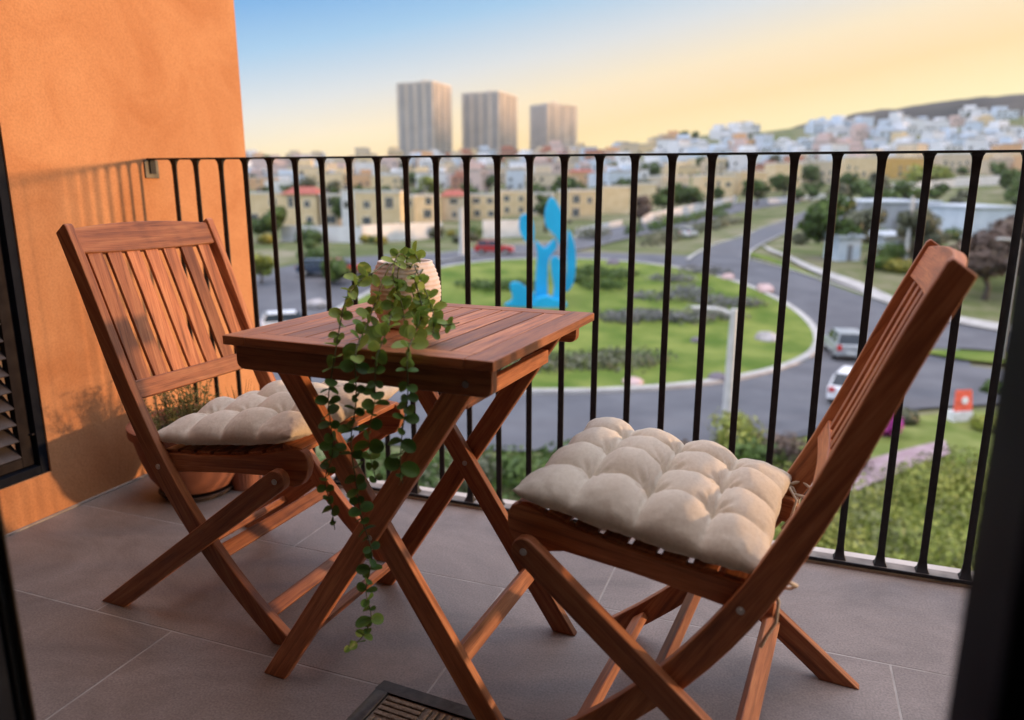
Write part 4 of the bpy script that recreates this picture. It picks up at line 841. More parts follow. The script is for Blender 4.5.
# sliding door frame; unseen dark side panels added to cut bounce onto the chairs
gdark = noisy('tinted_glass', (.008, .010, .012), (.012, .014, .016), .5, 2, .06, spec=.5)
sdp = empty('added_glass_panel', (.25, .42, 0), 0, 'unseen dark glazed panel added to the right of the door opening', 'glass panel')
bm = bmesh.new(); box(bm, .04, 2.71, -.01, .0, .05, 2.2); link('pane', bm, gdark, sdp)
sdq = empty('added_glass_panel', (-2.13, .42, 0), 0, 'unseen dark glazed panel added between the door opening and the orange side wall', 'glass panel')
bm = bmesh.new(); box(bm, .04, 1.19, -.01, .0, .05, 2.2); link('pane', bm, gdark, sdq)
dark = noisy('dark_anodised_frame', (.006, .008, .014), (.010, .013, .020), 20, 3, .6, spec=.05)
for (pn, w_) in ((sdp, 2.745), (sdq, 1.226)):
    bm = bmesh.new(); box(bm, .004, .04, -.03, .02, .0008, 2.2); box(bm, w_ - .04, w_, -.03, .02, .0008, 2.2); box(bm, .04, w_ - .04, -.03, .02, .0008, .05); box(bm, .04, w_ - .04, -.03, .02, 2.2, 2.245); link('frame', bm, dark, pn, bevel=.003)
brz = noisy('bronze_frame_edge', (.045, .036, .028), (.07, .055, .04), 20, 3, .4, metal=.3)
df = empty('door_frame', (0, 0, 0), 0, 'dark metal frame of the balcony door, seen as black uprights at both picture edges', 'door frame')
bm = bmesh.new(); box(bm, -.90, -.812, .42, .5, 0, 2.2); box(bm, -.812, -.796, .44, .498, 0, 2.2); link('jamb', bm, dark, df, bevel=.003)
bm = bmesh.new(); box(bm, -.7955, -.789, .488, .4955, 0, 2.2); link('seal_strip', bm, flat('rubber_seal', (.01, .01, .01), .7), df, bevel=.001)
bm = bmesh.new(); box(bm, -.7885, -.7765, .4935, .4965, 0, 2.2); link('highlight_strip', bm, brz, df, bevel=.0015)  # thin paler strip stands in for the highlight on the dark jamb
bm = bmesh.new(); box(bm, .108, .25, .36, .44, 0, 2.2); box(bm, .1225, .25, .4405, .50, 0, 2.2); link('jamb', bm, dark, df, bevel=.004)
bm = bmesh.new(); box(bm, -.90, .25, .42, .5, 2.2, 2.25); link('head_rail', bm, dark, df, bevel=.003)
bm = bmesh.new(); box(bm, -.90, .25, .40, .5, .0005, .02); link('sill_track', bm, brz, df, bevel=.003)

# louvred shutter set in the wall
shm = noisy('shutter_bronze_metal', (.016, .013, .013), (.027, .023, .022), 18, 4, .85, spec=.08, metal=0)
sh = empty('louvred_shutter', (-2.2, (OY0 + OY1) / 2, OZ0), 0, 'dark metal louvred shutter in the orange wall at the left edge', 'shutter')
def wl_box(name, y0, y1, z0, z1, x0, x1, parent, m=shm, bv=.002):
    bm = bmesh.new(); box(bm, x0 + 2.2, x1 + 2.2, y0 - (OY0 + OY1) / 2, y1 - (OY0 + OY1) / 2, z0 - OZ0, z1 - OZ0); return link(name, bm, m, parent, bevel=bv)
bm = bmesh.new(); hy = (OY1 - OY0) / 2; HH = OZ1 - OZ0
for (a, b, c_, d_) in ((-hy, -hy + .028, 0, HH), (hy - .028, hy, 0, HH), (-hy + .028, hy - .028, 0, .028), (-hy + .028, hy - .028, HH - .028, HH)):
    box(bm, -.04, .064, a, b, c_, d_)
link('frame', bm, dark, sh, bevel=.002)
bm = bmesh.new(); s0 = hy - .031; s1 = hy - .069
for (a, b, c_, d_) in ((-s0, -s1, .032, HH - .032), (s1, s0, .032, HH - .032), (-s1, s1, .032, .062), (-s1, s1, HH - .062, HH - .032)):
    box(bm, .02, .045, a, b, c_, d_)
link('leaf_frame', bm, shm, sh, bevel=.002)
bm = bmesh.new(); z = .085
while z < HH - .08:
    box(bm, -.030, .030, -s1 + .0005, s1 - .0005, -.002, .002, Matrix.Translation((.022, 0, z)) @ Matrix.Rotation(R(42), 4, 'Y')); z += .052
link('louvres', bm, noisy('louvre_metal', (.038, .032, .032), (.062, .053, .052), 18, 4, .5), sh)
bm = bmesh.new(); box(bm, -.035, -.03, -s1, s1, .05, HH - .05); link('backing', bm, flat('shutter_back', (.01, .01, .01), .8), sh)
bm = bmesh.new(); tube(bm, [(.045, s0 - .004, .13), (.056, s0 - .004, .13), (.056, s0 + .02, .132)], .0035, 8); link('latch', bm, shm, sh)

# railing
RY = 2.05
rl = empty('balcony_railing', (-2.13, RY, 0), 0, 'black flat bar steel railing along the balcony edge', 'railing')
zr = lambda x: 1.123 - .0091 * x   # the rail falls slightly towards the right
bm = bmesh.new()
for v_ in box(bm, .003, 5.6, -.019, .019, -.0048, 0): v_.co.z += zr(v_.co.x)
link('top_rail', bm, black, rl, bevel=.001)
bm = bmesh.new(); box(bm, .01, 5.6, -.020, -.0165, .010, .020); br_ = link('bottom_rail', bm, black, rl, bevel=.0006)
bm = bmesh.new(); box(bm, .01, 5.6, -.0164, .02, .011, .0196); link('grey_top_face', bm, noisy('grey_steel', (.16, .145, .13), (.30, .27, .24), 14, 7, .8, spec=.2), br_)  # top face of the bottom rail, paler than its front edge
bmb = bmesh.new()
def barmesh():
    bm = bmesh.new()
    prof = [(.0205, .0165, .016), (.030, .0125, .008), (.045, .0104, .0036), (.06, .0092, .0029), (1.06, .0092, .0029), (1.090, .0104, .0036), (1.100, .0118, .006), (1.1078, .0150, .012)]
    rows = []
    for z, a, b in prof: rows.append([bm.verts.new((sx * a, sy * b, z)) for sx, sy in ((-1, -1), (1, -1), (1, 1), (-1, 1))])
    for p, q in zip(rows, rows[1:]):
        for k in range(4): bm.faces.new((p[k], p[(k + 1) % 4], q[(k + 1) % 4], q[k]))
    bm.faces.new(rows[0][::-1]); bm.faces.new(rows[-1])
    return bm
b0 = link('baluster', barmesh(), black, rl, bevel=.0015)
for i in range(55):
    o = b0 if i == 0 else b0.copy()
    if i: col.objects.link(o); o.parent = rl
    o.scale = (1, 1, (zr(.105 + .101 * i) - .0046) / 1.1078)
    o.location = (.105 + .101 * i, random.uniform(-.001, .001), 0); o.rotation_euler = (random.uniform(-.002, .002), random.uniform(-.0015, .0015), random.uniform(-.04, .04))
bm = bmesh.new(); box(bm, .0, .006, -.03, .03, 1.055, 1.1175); link('wall_bracket', bm, noisy('bracket_grey', (.09, .085, .07), (.14, .13, .11), 30, 4, .6, metal=.4), rl, bevel=.002)
bm = bmesh.new(); box(bm, .0065, .012, -.012, .012, 1.07, 1.1175); link('bracket_tab', bm, black, rl)
for k in range(3):
    bm = bmesh.new(); tube(bm, [(.6 + k * 2.0, 0, -.008), (.6 + k * 2.0, 0, .0125)], .008, 10); link('rail_foot', bm, black, rl)

# ------------------------------------------------------------------ folding chairs
ZK = [0.0, .15, .35, .6, .75, .915]
def polyfit3(xs, ys):
    n = 4; A = [[sum(x ** (i + j) for x in xs) for j in range(n)] for i in range(n)]; B = [sum(y * x ** i for x, y in zip(xs, ys)) for i in range(n)]
    for i in range(n):
        p = A[i][i]
        for j in range(i, n): A[i][j] /= p
        B[i] /= p
        for k in range(n):
            if k != i:
                f = A[k][i]
                for j in range(i, n): A[k][j] -= f * A[i][j]
                B[k] -= f * B[i]
    return B
def folding_chair(x, y, rz, knots, zb, piv, foot, label, ztop=.918):
    c = empty('folding_chair', (x, y, 0), rz, label, 'chair', 'folding chairs at the balcony table')
    W, t = .245, .022
    cf = polyfit3(ZK, knots); S = lambda z: cf[0] + cf[1] * z + cf[2] * z * z + cf[3] * z ** 3; dS = lambda z: cf[1] + 2 * cf[2] * z + 3 * cf[3] * z * z
    n = 22; front = []; back = []
    for i in range(n + 1):
        z = ztop * i / n; s = S(z); d = dS(z); wd = .047 - .008 * (z / .918) ** 2 + .004 * math.exp(-((z - .38) / .2) ** 2); l = math.hypot(1, d)
        front.append((s, z)); back.append((s - wd / l, z + wd * d / l))
    back = [(a, b) for a, b in back if b > .0]
    f0 = front[0]; back = [(back[0][0] + (back[1][0] - back[0][0]) * -(back[0][1]) / max(1e-4, back[1][1] - back[0][1]), 0)] + back if back[0][1] > .002 else back
    top = [(front[-1][0], front[-1][1]), (front[-1][0] - .006, front[-1][1] + .006)]
    outline = front[:-1] + top + [(a, b) for a, b in back[::-1]]
    for sd in (-1, 1):
        prism('back_post', outline, t, c, ((0, (sd * (W - t) - (t if sd > 0 else 0)), 0), (1, 0, 0), (0, 0, 1), (0, 1, 0)), grain=(S(.85) - S(.1), .75), bevel=.003)
        screw(c, (0, sd * (W - t), zb), (0, sd, 0))
        screw(c, (piv[0], sd * W, piv[1]), (0, sd, 0))
        # leg
        P0 = Vector((piv[0], piv[1])); P1 = Vector((foot, 0)); d = (P1 - P0); Ln = d.length; d.normalize(); nn = Vector((-d.y, d.x))
        hw = .024; out = []
        for k in range(9):
            a = math.pi * (k / 8) - math.pi / 2
            q = P0 - d * (hw * math.cos(a)) + nn * (hw * math.sin(a)); out.append((q.x, q.y))
        q1 = P0 + nn * hw; q2 = P0 - nn * hw
        u = lambda q: q + d * ((.0 - q.y) / d.y)
        e1 = u(q1); e2 = u(q2)
        tip = [(e1.x, 0.0), (e2.x, 0.0)]
        out2 = out + tip if (Vector(out[-1]) - q1).length < (Vector(out[-1]) - q2).length else out + tip[::-1]
        # blunt the sharp heel
        prism('leg', out2, t, c, ((0, sd * W - (t if sd > 0 else 0), 0), (1, 0, 0), (0, 0, 1), (0, 1, 0)), grain=(d.x, d.y), bevel=.003)
        # seat side rail
        rail = [(-.036, .408), (.06, .417), (.14, .424), (.21, .433), (.28, .446), (.33, .459), (.362, .469), (.385, .472), (.400, .466), (.408, .452), (.409, .432), (.402, .410), (.388, .392), (.368, .383), (.345, .384), (.325, .393), (.30, .399), (.18, .388), (.06, .372), (-.03, .358), (-.046, .368), (-.047, .392)]
        prism('seat_rail', rail, t, c, ((0, sd * (W - 2 * t) - (t if sd > 0 else 0), 0), (1, 0, 0), (0, 0, 1), (0, 1, 0)), grain=(1, .1), bevel=.003)
    # seat slats resting on the rails
    tops = [(-.036, .408), (.06, .417), (.14, .424), (.21, .433), (.28, .446), (.33, .459), (.362, .469), (.41, .464)]
    def zt(s):
        for (a, b), (c2, d2) in zip(tops, tops[1:]):
            if s <= c2: return b + (d2 - b) * (s - a) / (c2 - a), (d2 - b) / (c2 - a)
        return tops[-1][1], -.1
    bm = bmesh.new(); uvl = bm.loops.layers.uv.new('grain'); tones = []
    for k in range(8):
        s = .012 + k * .0505; z, sl = zt(s); a = math.atan(sl); w2 = .0205 if k < 7 else .026
        M = Matrix.Translation((s, 0, z + .0005)) @ Matrix.Rotation(-a, 4, 'Y'); v = box(bm, -w2, w2, -(W - 2.3 * t), W - 2.3 * t, -.006, .006, M)
        tones += [random.random()] * 6
    for f in bm.faces:
        o1, o2 = f.index, 0
        for l in f.loops: l[uvl].uv = (l.vert.co.y + f.calc_center_median().x * 7, l.vert.co.x + l.vert.co.z)
    st = link('seat_slats', bm, MATS['wood'], c, bevel=.002); tone_layer(st.data, tones)
    # back frame: top rail (arched), lower rail, slats
    wi = W - 2 * t
    def frame_at(z):
        s = S(z); d = dS(z); l = math.hypot(1, d); up = Vector((d / l, 0, 1 / l)); nb = Vector((-1 / l, 0, d / l)); return Vector((s, 0, z)), up, nb
    o0, up, nb = frame_at(.862)
    h0 = .056
    def curved_rail(name, zc, hh, arch, inset, th, bow):
        o0, up, nb = frame_at(zc); bm = bmesh.new(); uvl = bm.loops.layers.uv.new('grain'); rows = []; n = 16
        for i in range(n + 1):
            w = -wi + 2 * wi * i / n; k = 1 - (w / wi) ** 2
            b0_ = o0 + nb * (inset + bow * k) + Vector((0, w, 0)); tp = hh / 2 + arch * k
            rows.append([(bm.verts.new(b0_ + up * (-hh / 2)), -hh / 2), (bm.verts.new(b0_ + nb * th + up * (-hh / 2)), -hh / 2 - th), (bm.verts.new(b0_ + nb * th + up * tp), tp + th), (bm.verts.new(b0_ + up * tp), tp)])
        val = {v: (rows.index(r), q) for r in rows for v, q in r}
        for r0, r1 in zip(rows, rows[1:]):
            for k in range(4): bm.faces.new((r0[k][0], r0[(k + 1) % 4][0], r1[(k + 1) % 4][0], r1[k][0]))
        bm.faces.new([q[0] for q in rows[0]]); bm.faces.new([q[0] for q in rows[-1]][::-1])
        off = random.uniform(0, 40)
        for f in bm.faces:
            for l in f.loops: l[uvl].uv = (l.vert.co.y + off, val[l.vert][1] + off)
        o = link(name, bm, MATS['wood'], c, bevel=.003); tone_layer(o.data, const=random.random()); return o
    curved_rail('top_rail', ztop - .031, .060, .016, .006, .020, .012)
    curved_rail('lower_rail', .560, .044, .0, .008, .020, .010)
    zt0, zt1 = .582, ztop - .057
    for k in range(7):
        w = (k - 3) * .0555; kk = 1 - (w / wi) ** 2
        o1, u1, n1 = frame_at(zt0 - .004); o2, u2, n2 = frame_at(zt1 + .004)
        m1, um, nm = frame_at((zt0 + zt1) / 2)
        bm = bmesh.new(); uvl = bm.loops.layers.uv.new('grain'); rows = []
        nseg = 8
        for i in range(nseg + 1):
            z = zt0 - .006 + (zt1 - zt0 + .012) * i / nseg; p, up_, nb_ = frame_at(z); b_0 = p + nb_ * (.011 + .0105 * kk) + Vector((0, w, 0))
            rows.append([bm.verts.new(b_0 + Vector((0, a, 0)) + nb_ * b) for a, b in ((-.0195, 0), (.0195, 0), (.0195, .010), (-.0195, .010))])
        vi = {v: i for i, r in enumerate(rows) for v in r}
        for r0, r1 in zip(rows, rows[1:]):
            for q in range(4): bm.faces.new((r0[q], r0[(q + 1) % 4], r1[(q + 1) % 4], r1[q]))
        bm.faces.new(rows[0]); bm.faces.new(rows[-1][::-1]); off = random.uniform(0, 30)
        for f in bm.faces:
            for l in f.loops: l[uvl].uv = (vi[l.vert] * .034 + off, l.vert.co.y + off + (l.vert.co.x * .3))
        o = link('back_slat', bm, MATS['wood'], c, bevel=.0018); tone_layer(o.data, const=random.random())
    # stretchers
    d = Vector((foot - piv[0], -piv[1])).normalized()
    for f_, wdt in ((.72, .034),):
        q = Vector((piv[0], piv[1])) + d * f_ * (Vector((foot, 0)) - Vector(piv)).length
        stick('stretcher', (q.x, -(W - t), q.y), (q.x, W - t, q.y), wdt, .018, c, wdir=(d.x, 0, d.y))
    for z_, wdt in ((.075, .034), (.20, .034)):
        sl = dS(z_); l = math.hypot(1, sl)
        cx_ = S(z_) - .026 / l; cz_ = z_ + .026 * sl / l
        stick('stretcher', (cx_, -(W - 2 * t), cz_), (cx_, W - 2 * t, cz_), wdt, .018, c, wdir=(sl / l, 0, 1 / l))
    stick('stretcher', (.0, -(W - 2 * t), .375), (.0, W - 2 * t, .375), .03, .018, c, wdir=(0, 0, 1))
    for sd in (-1, 1):
        for (s_, w_) in ((foot + .030, sd * (W - t / 2)), (S(0) - .02, sd * (W - t * 1.5))):
            pass
    return c
chR = folding_chair(-.005, 1.286, 3.048, [.379, .203, .042, -.085, -.143, -.211], .380, (.356, .407), -.155, 'near wooden folding chair on the right with its back to the door frame')
chL = folding_chair(-1.320, 1.431, -.034, [.372, .205, .049, -.075, -.132, -.198], .385, (.356, .411), -.186, 'far wooden folding chair on the left against the orange wall', .930)

# ------------------------------------------------------------------ tufted cushions
def cushion(chair, seed, label, dx=0.0, dy=0.0, rz=0.0, puff=1.0):
    rnd = random.Random(seed); bm = bmesh.new(); uvl = bm.loops.layers.uv.new('grain'); n = 104
    SX, SY = .430, .428; T_ = .056 * puff
    per = [[rnd.uniform(.86, 1.1) for _ in range(4)] for _ in range(4)]
    def smoothper(a, b):
        i = min(3, int(a * 4)); j = min(3, int(b * 4)); return per[i][j]
    tuft = [(i / 4 + rnd.uniform(-.008, .008), j / 4 + rnd.uniform(-.008, .008)) for i in (1, 2, 3) for j in (1, 2, 3)]
    def warp(a, b):
        return a, b
    def hgt(a, b):
        sa = abs(math.sin(4 * math.pi * a)); sb = abs(math.sin(4 * math.pi * b))
        # no crease at the outer rim
        if a < .125 or a > .875: sa = 1.0 if (a < .125 or a > .875) else sa
        if b < .125 or b > .875: sb = 1.0
        mx, mn = max(sa, sb), min(sa, sb)
        v = .08 + .50 * mx ** .70 + .50 * mn ** .55
        ex = (1 - abs(2 * a - 1) ** 3.2); ey = (1 - abs(2 * b - 1) ** 3.2)
        env = max(0, ex * ey) ** .47
        ca = math.cos(4 * math.pi * a) ; blend = (sa * sb) ** .4
        v *= 1 + (smoothper(a, b) - 1) * blend
        # wrinkles radiating from tufts
        wr = 0
        for ta, tb in tuft:
            dx_, dy_ = a - ta, b - tb; r = math.hypot(dx_, dy_)
            if r < .12 and r > 1e-4:
                th = math.atan2(dy_, dx_); wr += math.sin(th * 9 + ta * 30 + tb * 17) * math.exp(-((r - .045) / .028) ** 2) * .085
        q = noise.noise(Vector((a * 9 + seed, b * 9, 0))) * .05 + noise.noise(Vector((a * 26 + seed, b * 8, 2))) * .022
        return env, (v + wr + q)
    top = []; bot = []
    for i in range(n + 1):
        rt = []; rb = []
        for j in range(n + 1):
            a = .5 - .5 * math.cos(math.pi * (i / n)) * (1) if False else i / n; b = j / n
            # denser near rim
            a = a + .012 * math.sin(2 * math.pi * a) * -1; b = b - .012 * math.sin(2 * math.pi * b)
            env, v = hgt(a, b); z = T_ * env * v
            # rim scallop and pointed corners
            ra = abs(2 * a - 1); rb_ = abs(2 * b - 1)
            xx = (a - .5) * SX; yy = (b - .5) * SY
            pin = 1 - .055 * (1 - rb_ ** 4) * 0 
            sc_x = 1 - .050 * (1 - (rb_) ** 3) * ra ** 3 + .014 * abs(math.sin(4 * math.pi * b)) * ra ** 4; sc_y = 1 - .050 * (1 - ra ** 3) * rb_ ** 3 + .014 * abs(math.sin(4 * math.pi * a)) * rb_ ** 4
            xx *= sc_x; yy *= sc_y
            sag = -.006 * (1 - ra ** 2) * (1 - rb_ ** 2)
            cz = .019 + .010 * (ra * rb_) ** 3 - .003 * max(0, rb_ - .6) / .4 * (1 - ra ** 4) + noise.noise(Vector((a * 6, b * 6, seed))) * .003 * max(ra, rb_) ** 6
            cz += noise.noise(Vector((a * 34 + seed, b * 34, 5))) * .0035 * max(ra, rb_) ** 8 + noise.noise(Vector((a * 15, b * 15 + seed, 9))) * .003 * max(ra, rb_) ** 4; vt = bm.verts.new((xx, yy, cz + z)); rt.append(vt)
            if i in (0, n) or j in (0, n): rb.append(vt)
            else: rb.append(bm.verts.new((xx, yy, cz - min(.020, .34 * T_ * env * (.9 + .2 * v)))))
        top.append(rt); bot.append(rb)
    for i in range(n):
        for j in range(n):
            bm.faces.new((top[i][j], top[i + 1][j], top[i + 1][j + 1], top[i][j + 1])); bm.faces.new((bot[i][j], bot[i][j + 1], bot[i + 1][j + 1], bot[i + 1][j]))
    for f in bm.faces:
        for l in f.loops: l[uvl].uv = (l.vert.co.x * 3.2, l.vert.co.y * 3.2)
    o = link('seat_cushion', bm, fabric, smooth=True)
    # place on the seat plane of the chair
    m = Matrix.Translation(chair.location) @ Matrix.Rotation(chair.rotation_euler.z, 4, 'Z') @ Matrix.Translation((.184 + dx, dy, .447)) @ Matrix.Rotation(-math.atan(.145), 4, 'Y') @ Matrix.Rotation(rz, 4, 'Z')
    o.matrix_world = m
    tag(o, label, 'cushion', 'tufted seat cushions')
    # seam piping and tufting thread
    bm = bmesh.new()
    ring = [top[i][0].co if False else None for i in range(0)]
    for ta, tb in tuft:
        a, b = round(ta * 4) / 4, round(tb * 4) / 4; env, v = hgt(a, b); p = Vector(((a - .5) * SX, (b - .5) * SY, .020 + T_ * env * v))
        tube(bm, [p + Vector((-.003, -.001, .0005)), p + Vector((.003, .001, .0005))], .0012, 6)
    link('tuft_thread', bm, fabric, o, smooth=True)
    for sy in (-1, 1):
        bm = bmesh.new(); y0 = sy * SY * .46; x0 = -SX * .47
        tube(bm, [(x0, y0, .018), (x0 - .018, y0 + sy * .004, .012), (x0 - .034, y0 + sy * .010, -.012), (x0 - .038, y0 + sy * .004, -.05), (x0 - .030, y0, -.082), (x0 - .026, y0 - sy * .006, -.105)], [.003, .0028, .0028, .0026, .0026, .0036], 8)
        tube(bm, [(x0, y0, .016), (x0 - .012, y0 - sy * .012, .016), (x0 - .030, y0 - sy * .020, -.002), (x0 - .028, y0 - sy * .024, -.04), (x0 - .018, y0 - sy * .028, -.066)], [.003, .0028, .0028, .0026, .0036], 8)
        # loop round the back post
        tube(bm, [(x0 - .004, y0, .014), (x0 - .03, y0 + sy * .012, .028), (x0 - .052, y0 + sy * .004, .02), (x0 - .046, y0 - sy * .01, .006), (x0 - .02, y0 - sy * .004, .002)], .0034, 8)
        link('tie', bm, noisy('cotton_tie', (.55, .48, .38), (.7, .62, .5), 90, 4, .9), o, smooth=True)
    return o
cushion(chR, 3, 'beige tufted cushion on the near right chair, lit on its right side', rz=.02, puff=1.24, dy=.008)
cushion(chL, 8, 'beige tufted cushion on the far left chair behind the table leg', rz=-.03, puff=1.2)

# ------------------------------------------------------------------ folding table
tb = empty('folding_table', (-.682, 1.311, 0), R(-3.0), 'square wooden folding table with slatted top and crossed legs', 'table')
HX, HY, ZT = .278, .265, .745
th = .018
def brd(name, x0, x1, y0, y1, z0, z1, grain='x', bevel=.0022):
    if grain == 'x': return prism(name, [(x0, y0), (x1, y0), (x1, y1), (x0, y1)], z1 - z0, tb, ((0, 0, z0), (1, 0, 0), (0, 1, 0), (0, 0, 1)), (1, 0), bevel=bevel)
    return prism(name, [(x0, y0), (x1, y0), (x1, y1), (x0, y1)], z1 - z0, tb, ((0, 0, z0), (1, 0, 0), (0, 1, 0), (0, 0, 1)), (0, 1), bevel=bevel)
fw_ = .052
brd('top_frame', -HX + fw_ + .0006, HX - fw_ - .0006, -HY, -HY + fw_ - .006, ZT - th, ZT); brd('top_frame', -HX + fw_ + .0006, HX - fw_ - .0006, HY - fw_ + .006, HY, ZT - th, ZT)
brd('top_frame', -HX, -HX + fw_, -HY, HY, ZT - th, ZT, 'y'); brd('top_frame', HX - fw_, HX, -HY, HY, ZT - th, ZT, 'y')
ns = 9; span = 2 * (HX - fw_); pw = span / ns
for k in range(ns):
    x0 = -HX + fw_ + k * pw + .0016; brd('top_slat', x0, x0 + pw - .0032, -HY + fw_ - .004, HY - fw_ + .004, ZT - th + .002, ZT - .0008, 'y', .0012)
# aprons with rounded lower corners, front and back
for (yc, x0, x1) in ((-HY + .012, -HX + .018, HX - .008), (HY - .034, -HX + .018, HX - .030)):
    prism('apron', rounded(x0, x1, ZT - th - .047, ZT - th - .0006, (.016, .016, 0, 0)), .022, tb, ((0, yc, 0), (1, 0, 0), (0, 0, 1), (0, 1, 0)), (1, 0))
screw(tb, (HX - .055, -HY + .012, ZT - .045), (0, -1, 0), .006)
# crossed legs
def leg(xa, xb, yc, name='leg'):
    p0 = Vector((xa, ZT - th - .006)); p1 = Vector((xb, 0)); d = (p1 - p0).normalized(); nn = Vector((-d.y, d.x)); hw = .0235
    e = lambda q, z: q + d * ((z - q.y) / d.y)
    out = [e(p0 + nn * hw, ZT - th - .001), e(p0 + nn * hw, 0), e(p0 - nn * hw, 0), e(p0 - nn * hw, ZT - th - .001)]
    return prism(name, [(q.x, q.y) for q in out], .020, tb, ((0, yc, 0), (1, 0, 0), (0, 0, 1), (0, 1, 0)), (d.x, d.y))
ya = -.222
leg(.222, -.262, ya); leg(-.222, .252, ya + .0225)
yb = .192
leg(.210, -.262, yb); leg(-.225, .252, yb - .0225)
for yy, nrm in ((ya, -1), (yb - .0225, -1)): screw(tb, (.0, yy, .372 if yy < 0 else .384), (0, nrm, 0), .006)
def lpos(xa, xb, z): return xa + (xb - xa) * (1 - z / (ZT - th - .006))
for (xa, xb, z, y0, y1) in ((.222, -.262, .10, ya + .0205, yb - .0005), (-.222, .252, .135, ya + .043, yb - .023)):
    xx = lpos(xa, xb, z); d = Vector((xb - xa, -(ZT - th))).normalized()
    stick('stretcher', (xx, y0, z), (xx, y1, z), .036, .018, tb, wdir=(d.x, 0, d.y))
stick('stretcher', (.190, ya + .0205, .655), (.190, yb - .0005, .655), .030, .018, tb)

# ------------------------------------------------------------------ potted trailing plant
PCX, PCY = -.702, 1.275
pp = empty('potted_plant', (PCX, PCY, ZT), 0, 'white ribbed pot on the table with trailing round leaved stems hanging over the edge', 'potted plant')
prof = []
nz = 46
for i in range(nz + 1):
    k = i / nz; z = .002 + .125 * k; r = .043 + .026 * math.sin(math.pi * (.08 + .80 * k)) ** 1.0
    r += .0011 * math.cos(k * 2 * math.pi * 15)
    prof.append((r, z))
rt = prof[-1][0]
prof = [(.001, .0005), (.036, .0005), (.041, .0015)] + prof + [(rt - .002, .1285), (rt - .006, .127), (rt - .007, .10), (.03, .098)]
bm = bmesh.new(); rg = lathe(bm, prof, 56); bm.faces.new(rg[0][::-1]); bm.faces.new(rg[-1])
for v in bm.verts:
    v.co.x *= 1 + .004 * noise.noise(v.co * 60); v.co.y *= 1 + .004 * noise.noise(v.co * 60 + Vector((5, 0, 0)))
potm = noisy('ribbed_ceramic', (.66, .56, .50), (.78, .70, .64), 40, 5, .75, bump=.3, bscale=220, bdist=.0015)
link('pot', bm, potm, pp, smooth=True)
bm = bmesh.new(); lathe(bm, [(.001, .104), (.046, .104)], 24); link('soil', bm, flat('potting_soil', (.03, .02, .015), .95), pp)
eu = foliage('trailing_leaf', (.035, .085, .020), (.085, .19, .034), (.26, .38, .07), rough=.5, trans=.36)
stemm = flat('green_stem', (.09, .10, .035), .6)
STR = {
'a': [(-0.69, 1.25, .86), (-0.711, 1.22, 0.872), (-0.708, 1.17, 0.861), (-0.712, 1.12, 0.848), (-0.713, 1.08, 0.821), (-0.706, 1.045, 0.775), (-0.705, 1.02, 0.718), (-0.715, 1.015, 0.656), (-0.715, 1.02, 0.566), (-0.735, 1.02, 0.508), (-0.722, 1.015, 0.464), (-0.717, 1.015, 0.418)],
'b': [(-.68, 1.25, .86), (-0.689, 1.2, 0.873), (-0.693, 1.15, 0.815), (-0.677, 1.08, 0.772), (-0.661, 1.022, 0.742), (-0.658, 1.012, 0.663), (-0.672, 1.012, 0.591), (-0.665, 1.01, 0.522), (-0.653, 1.005, 0.452), (-0.633, 1.0, 0.392), (-0.649, 1.0, 0.322), (-0.641, 1.0, 0.269), (-0.667, 1.0, 0.219), (-0.696, 0.995, 0.199)],
'c': [(-.67, 1.25, .86), (-0.66, 1.18, 0.875), (-0.656, 1.15, 0.814), (-0.626, 1.06, 0.768), (-0.62, 1.018, 0.734), (-0.621, 1.01, 0.666), (-0.635, 1.01, 0.612), (-0.634, 1.01, 0.569), (-0.624, 1.01, 0.525)],
'd': [(-.66, 1.25, .86), (-0.625, 1.17, 0.851), (-0.596, 1.14, 0.80), (-0.58, 1.08, 0.772), (-0.56, 1.015, 0.747), (-0.556, 1.005, 0.682), (-0.568, 1.005, 0.623), (-0.574, 1.005, 0.566), (-0.571, 1.005, 0.531)],
'e': [(-.675, 1.27, .86), (-0.671, 1.2, 0.893), (-0.666, 1.165, 0.858), (-0.636, 1.14, 0.806), (-0.615, 1.11, 0.767)],
'f': [(-.65, 1.25, .86), (-0.636, 1.18, 0.825), (-0.583, 1.15, 0.782), (-0.548, 1.13, 0.779), (-0.520, 1.13, 0.785)],
'g': [(-.66, 1.26, .86), (-0.641, 1.2, 0.872), (-0.605, 1.17, 0.833), (-0.575, 1.14, 0.797), (-0.556, 1.1, 0.768)],
'k': [(-.68, 1.29, .865), (-.68, 1.27, .885), (-.66, 1.24, .888), (-.64, 1.22, .875)]}
def crv(P, t):
    n = len(P); i = min(int(t), n - 2); f = t - i; P4 = [Vector(P[max(i - 1, 0)]), Vector(P[i]), Vector(P[i + 1]), Vector(P[min(i + 2, n - 1)])]
    p0, p1, p2, p3 = P4; return 0.5 * (2 * p1 + (p2 - p0) * f + (2 * p0 - 5 * p1 + 4 * p2 - p3) * f * f + (3 * p1 - p0 - 3 * p2 + p3) * f ** 3)
O_ = Vector((PCX, PCY, ZT)); rnd = random.Random(12); tones = []
sb_ = bmesh.new(); lb_ = bmesh.new()
